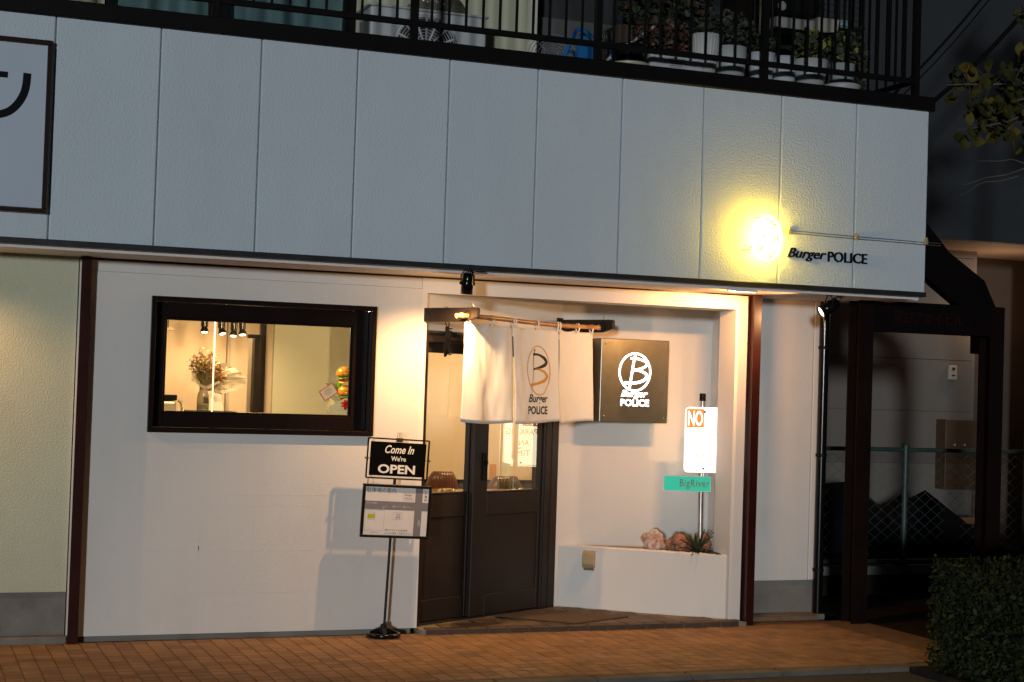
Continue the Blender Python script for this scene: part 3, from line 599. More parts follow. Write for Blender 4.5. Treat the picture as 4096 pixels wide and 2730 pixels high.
# ================================================================== NEON LOGO, LETTERS AND CABLE ON THE FASCIA
ns = thing('neon_logo_sign', 'glowing yellow neon logo sign on the fascia', 'neon sign', (4.67, -.06, 2.69))
M_neon = mat('yellow_neon', (1, .8, .2), 0.3, emit=(1.0, 0.66, 0.06), estr=60)
cx, cz = 4.672, 2.692
b = MB(); b.ring([(x_, -.062, z_) for x_, z_ in ellipse2(cx, cz, .112, .148, 40)], .008, 6); b.build('oval_tube', M_neon, ns)
def B_path(cx, cz, sx, sz):
    stem = [(.03, .82), (.0, .5), (-.12, 0), (-.25, -.5), (-.35, -.85)]
    upb = [(-.3, .62), (.1, .64), (.55, .5), (.72, .28), (.5, .1), (.1, .0)]
    lob = [(.1, .0), (.5, -.05), (.72, -.28), (.5, -.5), (-.1, -.6), (-.65, -.62)]
    return [[(cx+x_*sx, cz+z_*sz) for x_, z_ in s_] for s_ in (stem, upb, lob)]
for s_ in B_path(cx, cz, .112, .148):
    _, _, o_ = ribbon(s_, .01, 5); MB().tube([(p.x, -.062, p.y) for p in o_], .0085, 6).build('letter_tube', M_neon, ns)
b = MB()
for (dx, dz) in ((-.05, .14), (.07, .10), (-.09, -.06), (.06, -.12), (0, .02)): b.tube([(cx+dx, .004, cz+dz), (cx+dx, -.058, cz+dz)], .004, 6)
b.build('standoff', M_blk, ns)
b = MB(); b.tube([(cx-.17, -.03, cz-.085), (cx-.12, -.055, cz-.085)], .004, 6); b.tube([(cx-.06, -.066, cz-.10), (cx-.03, -.066, cz-.05)], .005, 6); b.build('clip', M_blk, ns)
lamp('neon_glow', 'POINT', ns, (cx-.03, -.085, cz+.01), 23, (1, .60, .012), .05)
lt = thing('fascia_lettering', 'black raised burger shop lettering beside the neon sign', 'lettering', (5.18, -.01, 2.58))
M_let_b = mat('black_letter', (0.005, 0.005, 0.006), 0.5, spec=0.1)
def letters(parent, word, x0, y, z0, wtot, capz, shear, bold, depth, sp=1.0):
    td = text_data(word, 1, depth/2, shear, bold, spacing=sp); vs, fs = td
    xa = min(v.x for v in vs); xb = max(v.x for v in vs); k = wtot/(xb-xa); cap = .73; kz = capz/cap
    adj = {}
    par = list(range(len(vs)))
    def find(a):
        while par[a] != a: par[a] = par[par[a]]; a = par[a]
        return a
    for f in fs:
        for q in f[1:]: par[find(q)] = find(f[0])
    # merge loose pieces (dot etc. share x range): group islands
    isl = {}
    for f in fs: isl.setdefault(find(f[0]), []).append(f)
    grp = []
    for r_, ff in isl.items():
        xs = [vs[i].x for f in ff for i in f]; lo, hi = min(xs), max(xs)
        for g_ in grp:
            ov = min(hi, g_[1])-max(lo, g_[0])
            if ov > .6*min(hi-lo, g_[1]-g_[0]): g_[0] = min(lo, g_[0]); g_[1] = max(hi, g_[1]); g_[2] += ff; break
        else: grp.append([lo, hi, list(ff)])
    for lo, hi, ff in sorted(grp, key=lambda g_: g_[0]):
        ids = sorted({i for f in ff for i in f}); mp = {i: n_ for n_, i in enumerate(ids)}
        b = MB(); b.add([(x0+(vs[i].x-xa)*k, y-vs[i].z*1.0, z0+vs[i].y*kz) for i in ids], [tuple(mp[i] for i in f) for f in ff]); b.build('letter', M_let_b, parent)
letters(lt, 'Burger', 4.868, -.009, 2.583, .305, .068, .35, .009, .014)
letters(lt, 'POLICE', 5.188, -.009, 2.570, .315, .073, 0, .004, .016)
cb = thing('sign_cable', 'thin twin cable clipped along the fascia from the neon sign to the right edge', 'cable', (5.4, -.01, 2.755))
for dz in (0, -.016): MB().tube([(4.80, -.02, 2.768+dz), (4.88, -.012, 2.763+dz), (5.2, -.010, 2.758+dz), (5.42, -.014, 2.756+dz), (5.7, -.010, 2.754+dz), (6.0, -.012, 2.750+dz), (6.12, .0, 2.752+dz)], .0022, 5).build('wire', mat('clear_wire', (0.12, 0.11, 0.10), 0.35), cb)
for xx in (4.87, 5.412, 5.985): MB().box(xx-.014, xx+.014, -.026, .001, 2.735, 2.772).box(xx-.004, xx+.004, -.03, .0, 2.765, 2.785).build('clip', mat('clear_clip', (0.50, 0.42, 0.30), 0.15, trans=.4), cb, bevel=.004)

# framed signboard on the left of the fascia
fs_ = thing('framed_signboard', 'pale signboard in a dark glossy frame at the left end of the fascia', 'signboard', (-.6, -.02, 3.04))
b = MB(); xl, xr, zb_, zt_ = -1.35, -.015, 2.54, 3.535
for (xa, xb, za, zb2) in ((xl, xr, zt_-.028, zt_), (xl, xr, zb_, zb_+.028), (xl, xl+.028, zb_+.028, zt_-.028), (xr-.028, xr, zb_+.028, zt_-.028)): b.box(xa, xb, -.045, -.001, za, zb2)
b.build('frame', mat('bronze_gloss_frame', (0.03, 0.016, 0.012), 0.16, spec=.7), fs_, bevel=.006)
MB().box(xl+.03, xr-.03, -.026, -.002, zb_+.03, zt_-.03).build('panel', mat('pale_sign_panel', (0.50, 0.56, 0.66), 0.35, var=.03), fs_)
v2, f2, _ = ribbon([(-.152, 3.337), (-.156, 3.27), (-.17, 3.21), (-.20, 3.155), (-.245, 3.11), (-.31, 3.085), (-.40, 3.075)], .044, 6)
b = MB(); b.add([(p.x, -.0275, p.y) for p in v2], f2); b.build('character_stroke', M_let_b, fs_)
b = MB(); b.box(-.62, -.258, -.0285, -.0263, 3.300, 3.334); b.build('character_stroke', M_let_b, fs_)
v2, f2, _ = ribbon([(-.62, 3.20), (-.50, 3.20)], .036, 3); b = MB(); b.add([(p.x, -.0275, p.y) for p in v2], f2); b.build('character_stroke', M_let_b, fs_)

# ================================================================== NOREN
R0 = A-NN*.41
def Rr(u, w, z): q = Vector((R0.x, R0.y))+DD*(u*1.038-.009)-NN*w; return Vector((q.x, q.y, z))
rod = MB(); pts = []; rad = []
for i in range(61):
    u = -.113+1.50*i/60; pts.append(Rr(u, .004*sin(u*7), 2.076+.006*sin(u*4+1))); q = (u+.07) % .27
    rad.append(.0155 if q > .014 else .0195)
rod.tube(pts, rad, 12); ro = thing('bamboo_rod', 'bamboo pole carrying the white curtain', 'pole', Rr(.6, 0, 2.076))
rod.build('cane', mat('bamboo', (0.50, 0.25, 0.075), 0.35, var=0.45, vscale=9, bump=.15, bscale=40), ro)
b = MB(); b.lathe([(.0, 0), (.010, 0), (.010, .002)], 12, Rr(-.1135, 0, 2.0725), -ex); b.build('cut_end', mat('bamboo_end', (0.62, 0.38, 0.16), 0.6), ro)
b = MB(); b.ring([Rr(1.375+.0, 0, 2.076)+ez*.018*cos(a_)+en*.018*sin(a_) for a_ in [2*pi*k/16 for k in range(16)]], .004, 5); b.build('end_ring', mat('chrome', (.7, .7, .7), .15, metal=1), ro)
def bracket(lb, u, L, tipch):
    t = thing('curtain_bracket', lb, 'bracket', D(u, 0, 2.09), group='curtain pole brackets')
    o_ = D(u-.016, 0, 0)
    prof = [(0.001, 2.046), (L-.10, 2.046), (L, 2.075), (L, 2.130), (L-.012, 2.137), (.001, 2.137)]
    MB().prism([o_+en*w_+ez*z_ for w_, z_ in prof], ex*.032).build('arm', M_door, t, bevel=.003)
    MB().prism([D(u-.03, .0005, 2.03)+ez*0, D(u+.03, .0005, 2.03), D(u+.03, .0005, 2.15), D(u-.03, .0005, 2.15)], en*.012).build('wall_plate', M_door, t)
    b = MB(); b.ring([D(u, .41, 2.095)+ez*.022*cos(a_)+en*.022*sin(a_)-ex*.018 for a_ in [2*pi*k/18 for k in range(18)]], .004, 5); b.build('hole_rim', M_black, t)
    b = MB()
    for s_ in (-1, 1): b.ring([D(u, .42+s_*.02, 2.152)+ez*.012*cos(a_)+(en*.5+ex*.5*s_)*.007*sin(a_) for a_ in [2*pi*k/12 for k in range(12)]], .0022, 5)
    b.build('wing_nut', mat('brass', (.5, .36, .15), .3, metal=.9), t)
bracket('dark curtain bracket at the left with the brush hanging on it', -.005, .49, 1)
bracket('dark curtain bracket at the right beside the steel box sign', 1.43, .49, 1)
# cloth panels
M_cloth = mat('white_cotton', (0.72, 0.735, 0.735), 0.85, bump=.15, bscale=500, bdist=.001, var=.03, vscale=4)
def cloth(u, z, k):
    d = 2.045-z; e = d/.64
    ph = [(.5, 19, .012), (2.0, 13, .005), (.2, 15, .008)][k]
    w_ = ph[2]*sin(u*ph[1]+ph[0])*(.35+.65*e)+.006*sin(u*41+k)*(1-e)**2+.01*e*sin(2.3*u+k)+.025*e+.009*e**.6*noise.noise(Vector((u*8, z*2.2, k*3)))+.005*noise.noise(Vector((u*22, z*6, k*5)))
    return w_
pan = [(-.028, .432, -.065, .418), (.436, .912, .448, .926), (.918, 1.305, .935, 1.318)]
nor = thing('noren_curtain', 'white split shop curtain with a gold and black logo over the door', 'curtain', Rr(.6, .02, 1.72))
def cpt(u, z, k, off=0.0): return Rr(u, cloth(u, z, k)+off, z)
for k, (ua, ub, va, vb) in enumerate(pan):
    b = MB(); nu, nv = 34, 26; vs = []
    for j in range(nv+1):
        e = j/nv
        for i in range(nu+1):
            t = i/nu; l_ = ua*(1-e)+va*e; r_ = ub*(1-e)+vb*e; u = l_*(1-t)+r_*t
            sag = .012*sin(t*2*pi*1.0)**2*(1-e)
            z = 2.042-sag-e*(.642+.012*sin(t*3+k)); vs.append(cpt(u, z, k))
    f_ = [(j*(nu+1)+i, j*(nu+1)+i+1, (j+1)*(nu+1)+i+1, (j+1)*(nu+1)+i) for j in range(nv) for i in range(nu)]
    b.add(vs, f_, 0, True); o = b.build('curtain_panel', M_cloth, nor)
    sm = o.modifiers.new('solid', 'SOLIDIFY'); sm.thickness = .0012
    if k == 1: MIDP = o
for u in (.0, .225, .43, .454, .686, .9, .925, 1.134, 1.29):
    b = MB(); b.tube([Rr(u, .004, 2.030), Rr(u, .018, 2.06), Rr(u, .012, 2.092), Rr(u, -.004, 2.096), Rr(u, -.017, 2.076), Rr(u, -.012, 2.055), Rr(u, .0, 2.032)], .0016, 4)
    vs = []
    pth = [(.006, 2.025), (.017, 2.052), (.018, 2.076), (.010, 2.093), (-.006, 2.095), (-.018, 2.078), (-.014, 2.055), (.0, 2.030)]
    b = MB(); b.add([Rr(u+s_*.008, w_, z_) for w_, z_ in pth for s_ in (-1, 1)], [(2*i, 2*i+1, 2*i+3, 2*i+2) for i in range(len(pth)-1)], 0, True); b.build('hanging_loop', M_cloth, nor)
M_gold = mat('gold_print', (0.55, 0.27, 0.025), 0.7); M_ink = mat('black_print', (0.012, 0.011, 0.012), 0.75)
def on_cloth(v2, f2, m, name):
    bmx = bmesh.new(); vv = [bmx.verts.new((p[0], p[1], 0)) for p in v2]
    for f in f2:
        try: bmx.faces.new([vv[i] for i in f])
        except ValueError: pass
    bmesh.ops.triangulate(bmx, faces=bmx.faces[:])
    for _ in range(2):
        ed = [e for e in bmx.edges if e.calc_length() > .02]
        if ed: bmesh.ops.subdivide_edges(bmx, edges=ed, cuts=1)
    bmesh.ops.triangulate(bmx, faces=bmx.faces[:])
    bmx.verts.index_update(); b = MB(); b.add([cpt(v.co.x, v.co.y, 1, .0025) for v in bmx.verts], [tuple(v.index for v in f.verts) for f in bmx.faces]); bmx.free()
    return b.build(name, m, MIDP)
el = ellipse2(.704, 1.751, .119, .166, 48, .02); el = [(x_+.02*((z_-1.751)/.166)*(-1 if z_ < 1.751 else -.4)*.3, z_) for x_, z_ in el]
v2, f2, _ = ribbon(el+[el[0]], .0075, 2); on_cloth(v2, f2, M_gold, 'printed_oval')
v2, f2, _ = ribbon([(.668, 1.896), (.655, 1.859), (.648, 1.761), (.636, 1.655), (.627, 1.597)], [.012, .008, .005, .004, .003], 4); on_cloth(v2, f2, M_ink, 'printed_letter')
v2, f2, _ = ribbon([(.644, 1.858), (.696, 1.859), (.756, 1.842), (.784, 1.81), (.759, 1.785), (.70, 1.768), (.646, 1.758)], [.018, .015, .021, .028, .023, .017, .013], 6); on_cloth(v2, f2, M_ink, 'printed_letter')
v2, f2, _ = ribbon([(.66, 1.760), (.713, 1.758), (.767, 1.74), (.794, 1.712), (.764, 1.684), (.694, 1.664), (.617, 1.651)], [.011, .013, .018, .026, .023, .018, .017], 6); on_cloth(v2, f2, M_gold, 'printed_letter')
vs, fs = text_data('Burger', 1, 0, .3, .022, fit=(.212, .072)); on_cloth([(.594+v.x, 1.518+v.y) for v in vs], fs, M_ink, 'printed_word')
vs, fs = text_data('POLICE', 1, 0, 0, .03, fit=(.212, .056)); on_cloth([(.590+v.x, 1.454+v.y) for v in vs], fs, M_ink, 'printed_word')
# brush on the left bracket
br = thing('hanging_brush', 'black bristle brush hanging by a loop from the left bracket', 'brush', D(.02, .17, 1.95))
q0 = D(.028, .19, 0)
MB().prism([q0+ez*2.015+en*(-.016), q0+ez*2.02+en*.012, q0+ez*1.88+en*.01, q0+ez*1.825+en*(-.0), q0+ez*1.815+en*(-.02), q0+ez*1.87+en*(-.026)], ex*.018).build('handle_back', M_blkgloss, br, bevel=.004)
b = MB()
for i in range(13):
    for j in range(4):
        z_ = 2.005-i*.014; p = q0+ez*z_+en*(.006)+ex*(.002+.005*j)
        b.tube([p, p+en*.030+ez*(-.006+random.uniform(-.003, .003))+ex*random.uniform(-.006, .006)], [.0035, .0025], 5)
b.build('bristles', M_blkgloss, br)
MB().tube([q0+ez*2.015, q0+ez*2.09+en*.004+ex*-.04, q0+ez*2.143+en*.01+ex*-.035, q0+ez*2.143+en*.014+ex*-.012, q0+ez*2.10+en*.02+ex*.005, q0+ez*2.016+en*.018], .003, 5).build('hanging_loop', M_black, br)

# ================================================================== STEEL BOX SIGN
bs = thing('steel_box_sign', 'brushed steel box sign with glowing white logo on the recess wall', 'box sign', (4.22, 1.1, 1.7))
M_steel = mat('brushed_bronze_steel', (0.27, 0.26, 0.205), 0.34, metal=0.8, var=.12, vscale=14)
KB = 1.01047
def kb(x_, z_): return -.782+(x_+.782)*KB, 1.642+(z_-1.642)*KB
(_xa, _za), (_xb, _zb) = kb(3.95, 1.403), kb(4.497, 2.008)
MB().box(_xa, _xb, 1.113, 1.30, _za, _zb).build('box_body', M_steel, bs, bevel=.006, bseg=2)
MB().box(4.0, 4.45, 1.3005, 1.324, 1.45, 1.96).build('wall_mount', M_black, bs)
M_led = mat('white_led', (1, 1, 1), .3, emit=(1, 0.98, 0.92), estr=4.5)
def on_box(v2, f2, name):
    b = MB(); b.add([(kb(p[0], p[1])[0], 1.1108, kb(p[0], p[1])[1]) for p in v2], f2); b.build(name, M_led, bs)
el = ellipse2(4.223, 1.770, .123, .135, 48); v2, f2, _ = ribbon(el+[el[0]], .014, 2); on_box(v2, f2, 'glowing_oval')
v2, f2, _ = ribbon([(4.224, 1.897), (4.211, 1.84), (4.20, 1.77), (4.19, 1.70), (4.180, 1.636)], .017, 4); on_box(v2, f2, 'glowing_letter')
v2, f2, _ = ribbon([(4.186, 1.868), (4.226, 1.869), (4.284, 1.857), (4.32, 1.835), (4.299, 1.808), (4.254, 1.792), (4.206, 1.781)], .015, 5); b = MB(); b.add([(kb(p.x, p.y)[0], 1.1102, kb(p.x, p.y)[1]) for p in v2], f2); b.build('glowing_letter', M_led, bs)
v2, f2, _ = ribbon([(4.213, 1.785), (4.261, 1.78), (4.307, 1.762), (4.317, 1.739), (4.295, 1.712), (4.232, 1.692), (4.139, 1.69)], [.013, .015, .018, .02, .02, .018, .02], 5); b = MB(); b.add([(kb(p.x, p.y)[0], 1.1096, kb(p.x, p.y)[1]) for p in v2], f2); b.build('glowing_letter', M_led, bs)
vs, fs = text_data('Burger', 1, 0, .3, .03, fit=(.215, .062)); on_box([(4.117+v.x, 1.575+v.y) for v in vs], fs, 'glowing_word')
vs, fs = text_data('POLICE', 1, 0, 0, .03, fit=(.228, .050)); on_box([(4.115+v.x, 1.522+v.y) for v in vs], fs, 'glowing_word')
for xx, zz in ((3.981, 1.968), (4.462, 1.966), (3.983, 1.445), (4.459, 1.444)): MB().lathe([(.0075, 0), (.007, .004), (.003, .006), (0, .006)], 10, (kb(xx, zz)[0], 1.113, kb(xx, zz)[1]), (0, -1, 0)).build('screw', mat('chrome', (.7, .7, .7), .15, metal=1), bs)

# ================================================================== STREET SIGN POST IN THE PLANTER
pp = thing('sign_post', 'metal sign post with parking and street name plates standing in the planter', 'street sign', (4.735, .90, .45))
M_galv = mat('galvanised_steel', (0.48, 0.46, 0.43), 0.35, metal=.85, var=.25, vscale=12)
MB().tube([(4.742, .90, .40), (4.728, .90, 1.585)], .019, 12).build('pole', M_galv, pp)
MB().lathe([(.023, 0), (.023, .05), (.018, .056)], 14, (4.728, .90, 1.575)).build('cap', M_black, pp)
M_sw = mat('emissive_white_sheeting', (0.85, 0.85, 0.85), .4, emit=(1, .96, .90), estr=1.5); M_sr = mat('emissive_red_sheeting', (0.5, 0.06, 0.02), .4, emit=(1.0, .20, .03), estr=1.3)  # emission stands in for flash thrown back by reflective sheeting
M_sr2 = mat('emissive_pale_red_print', (0.6, 0.2, 0.12), .4, emit=(1.0, .52, .36), estr=0.7)  # print emits as well, same stand-in for returned flash
def plate(o, dx, wd, ht, strength_m, red_m, red2_m, name):
    o = Vector(o); dx = Vector(dx).normalized(); nrm = dx.cross(ez)     # facing side = nrm
    def outl(s_, r, e):
        P_ = []
        for cx_, cz_, a0 in ((wd/2-r, ht/2-r, 0), (-wd/2+r, ht/2-r, 90), (-wd/2+r, -ht/2+r, 180), (wd/2-r, -ht/2+r, 270)):
            for k in range(6):
                an = radians(a0+k*18); P_.append(o+dx*((cx_+r*cos(an))*s_)+ez*((cz_+r*sin(an))*s_)+nrm*e)
        return P_
    pl = MB().prism(outl(1, .035, 0), -nrm*.003).build(name, M_galv, pp)
    MB().prism(outl(.995, .033, .0005), nrm*.0008).build('white_face', strength_m, pl)
    def tx(word, x0, z0, w_, h_, m, bold=.0):
        b = MB(); put_text(b, text_data(word, 1, 0, 0, bold, fit=(w_, h_)), o+dx*x0+ez*z0+nrm*.0026, dx, ez); b.build('sign_word', m, pl)
    b = MB(); q = o+dx*(-wd/2+.014)+ez*(ht/2-.150)+nrm*.0015; b.obox(q, dx*.132, nrm*.0006, ez*.135); b.build('red_block', red_m, pl)
    tx('NO', -wd/2+.024, ht/2-.138, .112, .110, strength_m, .02)
    tx('PARKING', -wd/2+.022, ht/2-.222, wd-.044, .050, red2_m); tx('ANY', -.062, ht/2-.310, .124, .05, red2_m); tx('TIME', -.075, ht/2-.395, .15, .05, red2_m)
    el_ = outl(.955, .03, .0018); b = MB(); b.ring(el_, .0022, 4); b.build('red_border', red2_m, pl)
    for zz in (ht/2-.035, -ht/2+.03): MB().lathe([(.009, 0), (.008, .004), (0, .006)], 10, o+ez*zz+nrm*.002, nrm).build('bolt', M_trim, pl)
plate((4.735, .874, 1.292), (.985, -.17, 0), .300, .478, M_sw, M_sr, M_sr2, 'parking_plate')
M_sw2 = mat('emissive_white_sheeting_side', (0.85, 0.85, 0.85), .4, emit=(1, .88, .62), estr=3.1); M_sr3 = mat('emissive_orange_print_side', (0.6, 0.2, 0.12), .4, emit=(1.0, .30, .06), estr=0.7)  # own emission again replaces returned flash on these faces
plate((4.93, .915, 1.23), (-.15, -.99, 0), .300, .478, M_sw2, M_sr3, M_sr3, 'added_mirror_plate')  # unseen extra plate, added to appear mirrored in the door glass
MB().tube([(4.735, .90, 1.36), (4.93, .915, 1.36)], .006, 6).tube([(4.735, .90, 1.14), (4.93, .915, 1.14)], .006, 6).build('added_plate_arm', M_galv, pp)  # arms carrying the added plate
# green street name sign
go = Vector((4.432, .905, .918)); gd = Vector((.90, -.32, 0)).normalized(); gn = gd.cross(ez)
M_grn = mat('emissive_green_sheeting', (0.004, 0.14, 0.085), .35, emit=(.005, .60, .38), estr=.62)  # green face glows by emission to imitate returned flash
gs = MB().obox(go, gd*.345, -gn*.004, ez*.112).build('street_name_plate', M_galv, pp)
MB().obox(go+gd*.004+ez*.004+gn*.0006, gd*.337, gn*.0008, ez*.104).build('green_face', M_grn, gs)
b = MB(); put_text(b, text_data('BigRiver', 1, 0, 0, .005, spacing=1.12, fit=(.215, .070)), go+gd*.118+ez*.018+gn*.0022, gd, ez); b.build('sign_word', mat('sign_grey_letter', (0.13, 0.10, 0.07), .5), gs)
# planter stones and plants
def rock(lb, c, r, m, seed, grp='planter stones'):
    bm = bmesh.new(); bmesh.ops.create_icosphere(bm, subdivisions=4, radius=1)
    for v in bm.verts:
        n_ = v.co.normalized(); d = 1+.30*noise.noise(n_*1.5+Vector((seed, 0, 0)))+.16*noise.noise(n_*4+Vector((0, seed, 0)))+.06*noise.noise(n_*11)
        v.co = Vector((n_.x*r[0]*d, n_.y*r[1]*d, n_.z*r[2]*d))
    me = bpy.data.meshes.new('planter_stone'); bm.to_mesh(me); bm.free(); me.materials.append(m)
    o = bpy.data.objects.new('planter_stone', me); COL.objects.link(o); o.location = c; WM[o.name] = Matrix.Identity(4); return tag(o, lb, 'stone', grp)
M_rock = mat('pink_white_stone', (0.60, 0.52, 0.46), .8, col2=(0.38, 0.13, 0.06), vscale=22, bump=.5, bscale=50, bdist=.01)
M_rock2 = mat('orange_stone', (0.42, 0.19, 0.11), .8, var=.5, vscale=16, bump=.5, bscale=50, bdist=.01)
rock('peaked pink and white stone at the left end of the planter', (4.445, 1.06, .53), (.09, .07, .085), M_rock, 3.1)
rock('flat-topped orange stone in the middle of the planter', (4.61, .985, .52), (.085, .07, .075), M_rock2, 7.7)
rock('small orange stone behind the sign post', (4.84, 1.05, .52), (.07, .06, .07), M_rock2, 12.2)
M_leafd = mat('dark_strap_leaf', (0.035, 0.055, 0.028), .45, var=.4, vscale=15)
def strap_plant(lb, c, n, L, name='strap_leaf_plant'):
    t = thing(name, lb, 'plant', c); c = Vector(c)
    for k in range(n):
        a0 = 2*pi*k/n+random.uniform(-.3, .3); el_ = random.uniform(.35, 1.25); l_ = L*random.uniform(.7, 1.1); b = MB(); vs = []
        d = Vector((cos(a0), sin(a0), 0)); sd_ = Vector((-sin(a0), cos(a0), 0)); m_ = 7
        for i in range(m_+1):
            s_ = i/m_; p = c+d*(l_*s_*cos(el_)*(1+.2*s_))+ez*(l_*(sin(el_)*s_-.36*s_*s_*cos(el_)*1.1)); w_ = .014*(1-s_**2.2)+.0006
            vs += [p+sd_*w_+ez*.004, p-ez*.002, p-sd_*w_+ez*.004]
        b.add(vs, [(3*i+j, 3*i+j+1, 3*i+3+j+1, 3*i+3+j) for i in range(m_) for j in range(2)], 0, True); b.build('leaf', M_leafd, t)
strap_plant('spiky dark green strap-leaf plant at the foot of the sign post', (4.665, .80, .47), 30, .215)
mp_ = thing('flat_leaf_plant', 'single-stem plant with a flat green leaf before the orange stone', 'plant', (4.53, .89, .45))
MB().tube([(4.53, .89, .44), (4.53, .89, .53)], .005, 5).build('stem', M_leafd, mp_)
b = MB(); b.lathe([(0, .006), (.05, .004), (.085, 0), (.05, -.003), (0, -.004)], 16, (4.53, .89, .532), (.05, 0, 1), sy=.35); b.build('leaf', M_leafd, mp_)
# outlet cover on planter wall
oc = thing('outlet_cover', 'small beige hooded outlet cover on the white planter wall', 'outlet cover', (3.93, 1.11, .39))
po = Vector((3.986, 1.1765, 0)); pdx = Vector((pd.x, pd.y, 0)); pnn = Vector((pn.x, pn.y, 0))
if pnn.y > 0: pnn = -pnn
oq = po+pdx*-.045
MB().prism([oq+ez*.335+pnn*0, oq+ez*.335+pnn*.035, oq+ez*.365+pnn*.055, oq+ez*.44+pnn*.045, oq+ez*.46+pnn*.02, oq+ez*.46], pdx*.09).build('hood', mat('beige_plastic', (0.40, 0.29, 0.15), .4, var=.1), oc, bevel=.006, bseg=2)
MB().prism([oq+ez*.318+pdx*.008, oq+ez*.318+pnn*.028+pdx*.008, oq+ez*.3349+pnn*.028+pdx*.008, oq+ez*.3349+pdx*.008], pdx*.074).build('socket', mat('grey_plastic', (0.14, 0.12, 0.11), .5), oc, bevel=.003)
# door mat
mt = [(3.14, .878), (3.62, 1.122), (4.09, .70), (3.57, .455)]
simple('door_mat', 'brown rectangular door mat lying askew on the entrance step', 'mat', MB().prism([(x_, y_, .0435) for x_, y_ in mt], (0, 0, .010)), mat('mat_fibre', (0.10, 0.07, 0.05), .95, var=.3, vscale=60, bump=.8, bscale=250, bdist=.006), bevel=.004)

# ================================================================== OPEN SIGN STAND
LEAN = radians(2.2)
sx0, sy0 = 2.204, .390
osd = thing('open_sign_stand', 'black pole stand with an OPEN board above a parking map board', 'sign stand', (sx0, sy0, 0))
b = MB(); ring = [(sx0+.098*cos(a_), sy0+.098*sin(a_), .020) for a_ in [2*pi*k/36 for k in range(36)]]; b.ring(ring, .0145, 8); b.build('ring_base', M_blkgloss, osd)
for k in range(3):
    a_ = radians(-100+120*k); b = MB(); b.tube([(sx0+.095*cos(a_), sy0+.095*sin(a_), .022), (sx0+.05*cos(a_), sy0+.05*sin(a_), .045), (sx0+.012*cos(a_), sy0+.012*sin(a_), .055)], [.011, .012, .014], 8); b.build('spoke', M_blkgloss, osd)
MB().lathe([(.028, .035), (.024, .06), (.021, .085), (.019, .088)], 6, (sx0, sy0, 0)).build('hub_nut', M_blk, osd)
tl_ = Vector((sin(LEAN), .0, cos(LEAN))); tx_ = Vector((cos(LEAN), 0, -sin(LEAN))); org = Vector((sx0, sy0, 0)); fr = Vector((0, -1, 0))
def T(x_, z_, f_=0.0): return org+tx_*x_+tl_*z_+fr*f_
def tb(mb, x0, x1, f0, f1, z0, z1, mi=0): mb.obox(T(x0, z0, f0), tx_*(x1-x0), fr*(f1-f0), tl_*(z1-z0), mi)
MB().tube([T(0, .06), T(0, 1.02)], .0085, 10).build('pole', M_blk, osd)
# upper frame
b = MB(); x0, x1, z0, z1 = -.196, .214, 1.020, 1.274
for (p, q) in ((T(x0, z0, .012), T(x1, z0, .012)), (T(x1, z0, .012), T(x1, z1, .012)), (T(x1, z1, .012), T(x0, z1, .012)), (T(x0, z1, .012), T(x0, z0, .012))): b.tube([p, q], .0065, 4, smooth=False)
fro = b.build('open_frame', M_blk, osd)
b = MB()
for s_, xx in ((-1, x0), (1, x1)): b.tube([T(xx+s_*.012, 1.145, .012), T(xx-s_*.02, 1.145, .012)], .003, 6); b.lathe([(.006, -.003), (.006, .003)], 8, T(xx+s_*.012, 1.145, .012), tx_)
b.build('pivot_pin', M_blk, fro)
b = MB(); tb(b, x0+.018, x1-.018, .006, .016, z0+.016, z1-.020); ob = b.build('open_board', M_blkgloss, osd, bevel=.003)
M_wl = mat('white_letter', (0.78, 0.74, 0.68), .6)
def bt(word, x_, z_, w_, h_, shear=0, bold=0, par=ob, f_=.0172, m=M_wl, name='board_word'):
    b = MB(); put_text(b, text_data(word, 1, 0, shear, bold, fit=(w_, h_)), T(x_, z_, f_), tx_, tl_, fr); return b.build(name, m, par)
bt('Come In', -.082, 1.182, .196, .052, .35, .016); bt("We're", -.038, 1.133, .100, .032, 0, .018); bt('OPEN', -.122, 1.052, .250, .058, 0, .03)
b = MB()
for s_ in (-1, 1): b.ring([T(.010+s_*.008+.006*cos(a_), 1.302+.016*sin(a_), .012) for a_ in [2*pi*k/12 for k in range(12)]], .0018, 5)
tb(b, -.010, .032, .004, .022, 1.256, 1.284); b.build('bulldog_clip', mat('clip_steel', (0.25, 0.2, 0.16), .3, metal=.9), osd, bevel=.002)
MB().tube([T(-.18, 1.012, .012), T(-.18, .980, .012)], .003, 6).tube([T(.2, 1.012, .012), T(.2, .980, .012)], .003, 6).tube([T(0, 1.015, .012), T(0, .980, .012)], .0085, 8).build('hanging_hook', M_blk, osd)
x0, x1, z0, z1 = -.212, .250, .640, .982
b = MB()
for (a0, a1, c0, c1) in ((x0, x1, z0, z0+.018), (x0, x1, z1-.018, z1), (x0, x0+.018, z0+.018, z1-.018), (x1-.018, x1, z0+.018, z1-.018)): tb(b, a0, a1, .010, .030, c0, c1)
mb_ = b.build('map_frame', M_blk, osd, bevel=.003)
b = MB(); tb(b, x0+.017, x1-.017, .013, .020, z0+.017, z1-.017); b.build('map_sheet', mat('map_paper', (0.74, 0.69, 0.65), .5, var=.06, vscale=14), mb_)
Wd, Hd = x1-x0-.036, z1-z0-.036; mx0, mz0 = x0+.018, z0+.018
def mp(fx, fz): return mx0+fx*Wd, mz0+fz*Hd
M_mg = mat('map_grey', (0.20, 0.185, 0.19), .5); M_mi = mat('map_ink', (0.05, 0.04, 0.045), .5); M_my = mat('map_yellow', (0.50, 0.44, 0.02), .5); M_ml = mat('map_line', (0.42, 0.36, 0.33), .5); M_mwhite = mat('map_white', (.75, .72, .7), .5)
